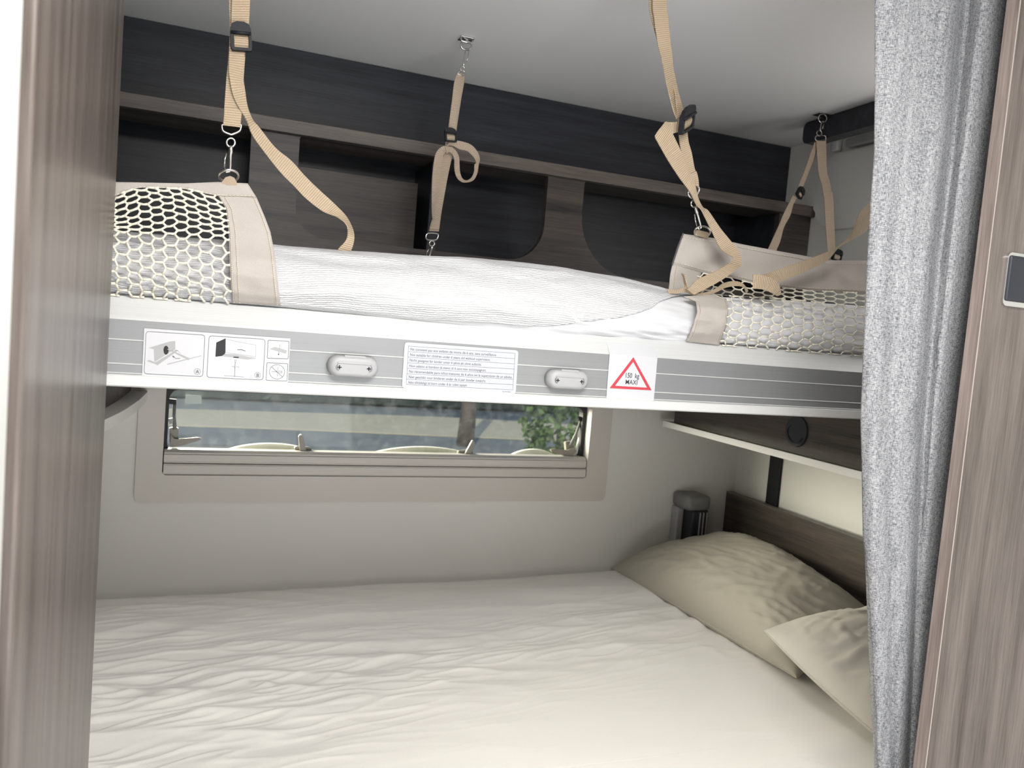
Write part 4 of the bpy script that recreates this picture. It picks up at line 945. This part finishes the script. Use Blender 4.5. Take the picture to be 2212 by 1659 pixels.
# ------------------------------------------------------------------ wall shelves below the bunk
sh = thing('wall_shelf', 'white-edged shelf with dark wooden back panel on the right wall under the bunk', 'shelf', (1.2, 1.2, H-.21))
mesh_obj('shelf_board', box((1.072, .82, H-.2105), (XR-.001, 1.664, H-.1985), .0006), M['bdark'], sh)
mesh_obj('shelf_edge', box((1.0700, .82, H-.2110), (1.0722, 1.665, H-.1975), .0004), M['white'], sh)
mesh_obj('back_panel', box((1.085, .82, H-.1985), (1.101, 1.640, H-.099), .0006), M['woody'], sh)
mesh_obj('dark_strip', box((1.20, 1.10, H-.2150), (1.24, 1.60, H-.2108)), M['black'], sh)
bm = bmesh.new(); add_cyl(bm, (1.0852, 1.2245, H-.1555), (-1, 0, 0), .0300, .0035, 40, .0288); gm = mesh_obj('cable_grommet', bm, M['navy'], sh); gm['label'] = 'round black plastic cover'
bm = bmesh.new()
add_tube(bm, [Vector((1.0810, 1.2245-.022*math.cos(a), H-.1555-.022*math.sin(a))) for a in [PI*.15+k*PI*.85/14 for k in range(15)]]+[Vector((1.0810, 1.243, H-.150)), Vector((1.0810, 1.238, H-.146))], .0009, 5); mesh_obj('grommet_slot', bm, M['gasket'], gm)
shl = thing('wall_shelf', 'pale curved shelf edge under the bunk beside the left wooden post', 'shelf', (-.2, 1.4, H-.20))
cv = [(-.135, 1.0), (-.118, 1.15), (-.1005, 1.27), (-.081, 1.39), (-.066, 1.53), (-.058, 1.65), (-.056, YB-.001)]
cv = [tuple(p) for p in catmull([list(p) for p in cv], 5)]
bm = bmesh.new(); add_prism(bm, [Vector((x, y, H-.200)) for x, y in cv]+[Vector((XL+.001, YB-.001, H-.2)), Vector((XL+.001, 1.0, H-.2))], (0, 0, .017)); mesh_obj('shelf_board', bm, M['white'], shl)
bm = bmesh.new(); add_prism(bm, [Vector((x-.03, y, H-.183)) for x, y in cv]+[Vector((XL+.001, YB-.001, H-.183)), Vector((XL+.001, 1.0, H-.183))], (0, 0, .084)); mesh_obj('back_panel', bm, M['woodx'], shl)

# black upright strip on the right wall below the shelf
struct('trim_3', box((XR-.006, 1.531, ZB), (XR-.0005, 1.571, H-.211)), M['black'])

# ------------------------------------------------------------------ upper right: ceiling batten and moulded hatch
bm = bmesh.new()
def rot_pts(P, c, a): return [(c[0]+(x-c[0])*math.cos(a)-(y-c[1])*math.sin(a), c[1]+(x-c[0])*math.sin(a)+(y-c[1])*math.cos(a)) for x, y in P]
O = rrect(.90, 1.432, ZC-.046, ZC-.0015, (.004, .016, .012, .004), 6)
add_prism(bm, [Vector((1.198+.12*(y-1.43)*.5, y, z)) for y, z in O], (.030, 0, 0))
top('ceiling_batten', bm, M['nightwood'], 'dark batten with rounded end under the ceiling behind the curtain top', 'batten')
ht = thing('wall_hatch', 'pale moulded hatch with rounded corners on the right wall behind the straps', 'hatch', (XR, 1.3, H+.35))
bm = bmesh.new(); add_prism(bm, [Vector((XR-.0005, y, z)) for y, z in rrect(.95, 1.508, H+.268, H+.435, .05, 8)], (-.012, 0, 0))
bmesh.ops.bevel(bm, geom=[e for e in bm.edges if all(abs(v.co.x-(XR-.0125)) < 1e-5 for v in e.verts)], offset=.007, segments=3, affect='EDGES'); mesh_obj('hatch_panel', bm, M['wallr'], ht, smooth=False)
mesh_obj('sliding_bar', box((XR-.020, 1.0, H+.441), (XR-.001, 1.425, H+.460), .006, 3), M['grey'], ht)
mesh_obj('catch', box((XR-.016, 1.450, H+.440), (XR-.001, 1.468, H+.474), .004, 3), M['white'], ht)
mesh_obj('hatch_gasket', box((XR-.016, 1.285, H+.33), (XR-.010, 1.305, H+.43), .002), M['gasket'], ht)

# ------------------------------------------------------------------ grey curtain
LE = [(-90, 1893), (0, 1890), (200, 1890), (330, 1889), (430, 1882), (560, 1874), (760, 1866), (900, 1860), (1000, 1863), (1150, 1866), (1350, 1874), (1500, 1881), (1659, 1889), (1760, 1895)]
RE = [(-90, 2300), (0, 2290), (300, 2235), (700, 2170), (1100, 2110), (1659, 2030), (1760, 2020)]
nu, nv = 90, 110; P = []
def fold(u, t):
    """depth of the cloth: broad face, deep valley, second fold; u across, t down"""
    v0 = .445-.05*t if t < .35 else .4275+.05*(t-.35)
    d = .030*math.exp(-((u-v0-.05)/.055)**2)*(1-.85*t)                 # valley right of the broad face
    d += .018*math.exp(-((u-.76)/.06)**2)*(1-t)
    d += .016*max(0, 1-u/.10)**1.5*(1-.3*t)                             # left edge turns back
    d += .005*math.exp(-((u-(.13+.16*t))/.05)**2)*min(1, max(0, (t-.20)*3))       # hem groove lower down
    d += .009*math.sin(u*6.5+t*2.6)*.6 + wn(u*4, t*5, 3)*.004
    return d
for i in range(nu):
    u = i/(nu-1); row = []
    for j in range(nv):
        y = -90+1850*j/(nv-1); x0, x1 = interp(LE, y), interp(RE, y); x = x0+(x1-x0)*u
        row.append(WY(x, y, .672+.8*fold(u, j/(nv-1))))
    P.append(row)
for row in P:                                   # the same cloth carried on up to its track under the ceiling
    a, b_ = row[0], row[6]
    row.insert(0, a+(a-b_)*((ZC-.012-a.z)/max(1e-6, (a-b_).z)))
bm = bmesh.new(); shell(bm, P, nu, nv+1, -.0016)
cur = thing('curtain', 'heathered grey linen curtain hanging in soft folds at the right', 'curtain', (.8, .69, ZC))
mesh_obj('cloth', bm, M['linen'], cur, smooth=True)
mesh_obj('curtain_track', box((.46, .678, ZC-.011), (XR-.01, .702, ZC-.0005), .001), M['white'], cur)

# ------------------------------------------------------------------ wooden wardrobe side at the right
wr = thing('wardrobe', 'brown wooden cabinet door panel with a black push latch at the right edge', 'wardrobe', (1.0, .63, 0))
WYF = .625                                   # front face of the panel
wxr = WY(2164, 317, WYF).x
mesh_obj('door_panel', box((wxr+.0012, WYF, .02), (XR-.001, WYF+.0152, ZC-.002)), M['woodz'], wr)
mesh_obj('edge_band', box((wxr, WYF-.0005, .02), (wxr+.0013, WYF+.0154, ZC-.002), .0005), wood('edge_wood', (.12, .095, .085), (.32, .26, .235), 2), wr)
mesh_obj('corner_highlight', box((wxr-.0003, WYF-.0009, .02), (wxr+.0007, WYF-.0003, ZC-.002)), plain('painted_highlight', (.42, .37, .34), .4), wr)  # bevel highlight painted as a thin pale strip on the corner
lx0 = WY(2167, 600, WYF).x; lz0, lz1 = WY(2180, 662, WYF).z, WY(2180, 545, WYF).z
lt = mesh_obj('push_latch', box((lx0+.002, WYF-.0055, lz0+.005), (lx0+.058, WYF, lz1-.003), .003, 3), M['navy'], wr)
O = rrect(lx0, lx0+.060, lz0, lz1, .006); I = rrect(lx0+.0025, lx0+.0575, lz0+.0052, lz1-.0032, .0045)
bm = bmesh.new(); add_ring(bm, [Vector((x, WYF-.003, z)) for x, z in O], [Vector((x, WYF-.003, z)) for x, z in I], (0, .003, 0)); mesh_obj('chrome_rim', bm, M['chrome'], lt)

# ------------------------------------------------------------------ outside the window
G = -.62
struct('ground', box((-30, YB+.5, G-.1), (45, 60, G)), plain('grey_gravel', (.24, .25, .235), .9, bump=(4, .4, .05), var=.25))
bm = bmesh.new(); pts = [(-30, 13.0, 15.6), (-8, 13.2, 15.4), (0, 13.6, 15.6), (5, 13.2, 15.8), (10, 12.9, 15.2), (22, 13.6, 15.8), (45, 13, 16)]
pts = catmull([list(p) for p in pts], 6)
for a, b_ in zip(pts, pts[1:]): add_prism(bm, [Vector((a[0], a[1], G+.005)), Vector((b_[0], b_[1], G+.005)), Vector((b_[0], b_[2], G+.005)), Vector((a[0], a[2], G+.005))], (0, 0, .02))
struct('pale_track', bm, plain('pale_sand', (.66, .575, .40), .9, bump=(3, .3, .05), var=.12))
tr = thing('tree', 'brown tree trunk standing outside beyond the window', 'tree', (4.36, 12.4, G))
bm = bmesh.new(); add_tube(bm, [(4.30, 12.4, G-.1), (4.33, 12.4, G+1), (4.40, 12.45, G+3), (4.42, 12.45, G+5)], [.15, .115, .10, .07], 14); mesh_obj('trunk', bm, plain('brown_bark', (.22, .17, .13), .9, bump=(12, .6, .03), var=.3), tr, smooth=True)
def leaves(bm, c, rad, n, sz, rnd):
    for _ in range(n):
        d = Vector((rnd.gauss(0, 1), rnd.gauss(0, 1), rnd.gauss(0, 1))).normalized()*rnd.uniform(.55, 1); p = Vector(c)+Vector((d.x*rad[0], d.y*rad[1], d.z*rad[2]))
        a = Vector((rnd.uniform(-1, 1), rnd.uniform(-1, 1), rnd.uniform(-1, 1))).normalized(); b_ = a.orthogonal()
        s = sz*rnd.uniform(.6, 1.3); vs_ = [bm.verts.new(p+a*s), bm.verts.new(p+b_*s*.5), bm.verts.new(p-a*s), bm.verts.new(p-b_*s*.5)]; bm.faces.new(vs_)
rnd = random.Random(5)
bm = bmesh.new(); leaves(bm, (4.4, 12.5, G+5.2), (2.0, 1.8, 1.3), 1200, .14, rnd); cr_ = mesh_obj('crown', bm, plain('leaf_green', (.11, .17, .05), .6, var=.4), tr); cr_['kind'] = 'stuff'
bush = thing('bush', 'green leafy bush outside at the right end of the window', 'bush', (4.3, 9.0, G))
bm = bmesh.new(); leaves(bm, (4.32, 9.0, G+.85), (.50, .45, .62), 900, .055, rnd); f_ = mesh_obj('foliage', bm, plain('bush_green', (.16, .24, .07), .5, var=.5), bush); f_['kind'] = 'stuff'
bm = bmesh.new(); add_tube(bm, [(4.32, 9.0, G), (4.32, 9.0, G+1.0)], [.04, .02], 8); mesh_obj('stem', bm, M['bdark'], bush)
hd = thing('hedge', 'long dark hedge standing outside behind the pale track', 'hedge', (5, 18, G))
bm = bmesh.new(); leaves(bm, (4, 17.6, G+1.2), (20, .6, 1.2), 3000, .16, rnd); f_ = mesh_obj('foliage', bm, plain('hedge_green', (.11, .135, .10), .7, var=.4), hd); f_['kind'] = 'stuff'
mesh_obj('hedge_core', box((-18, 17.3, G), (26, 18.1, G+2.4), .2), plain('hedge_shade', (.10, .12, .095), .9, bump=(5, .6, .1), var=.4), hd)
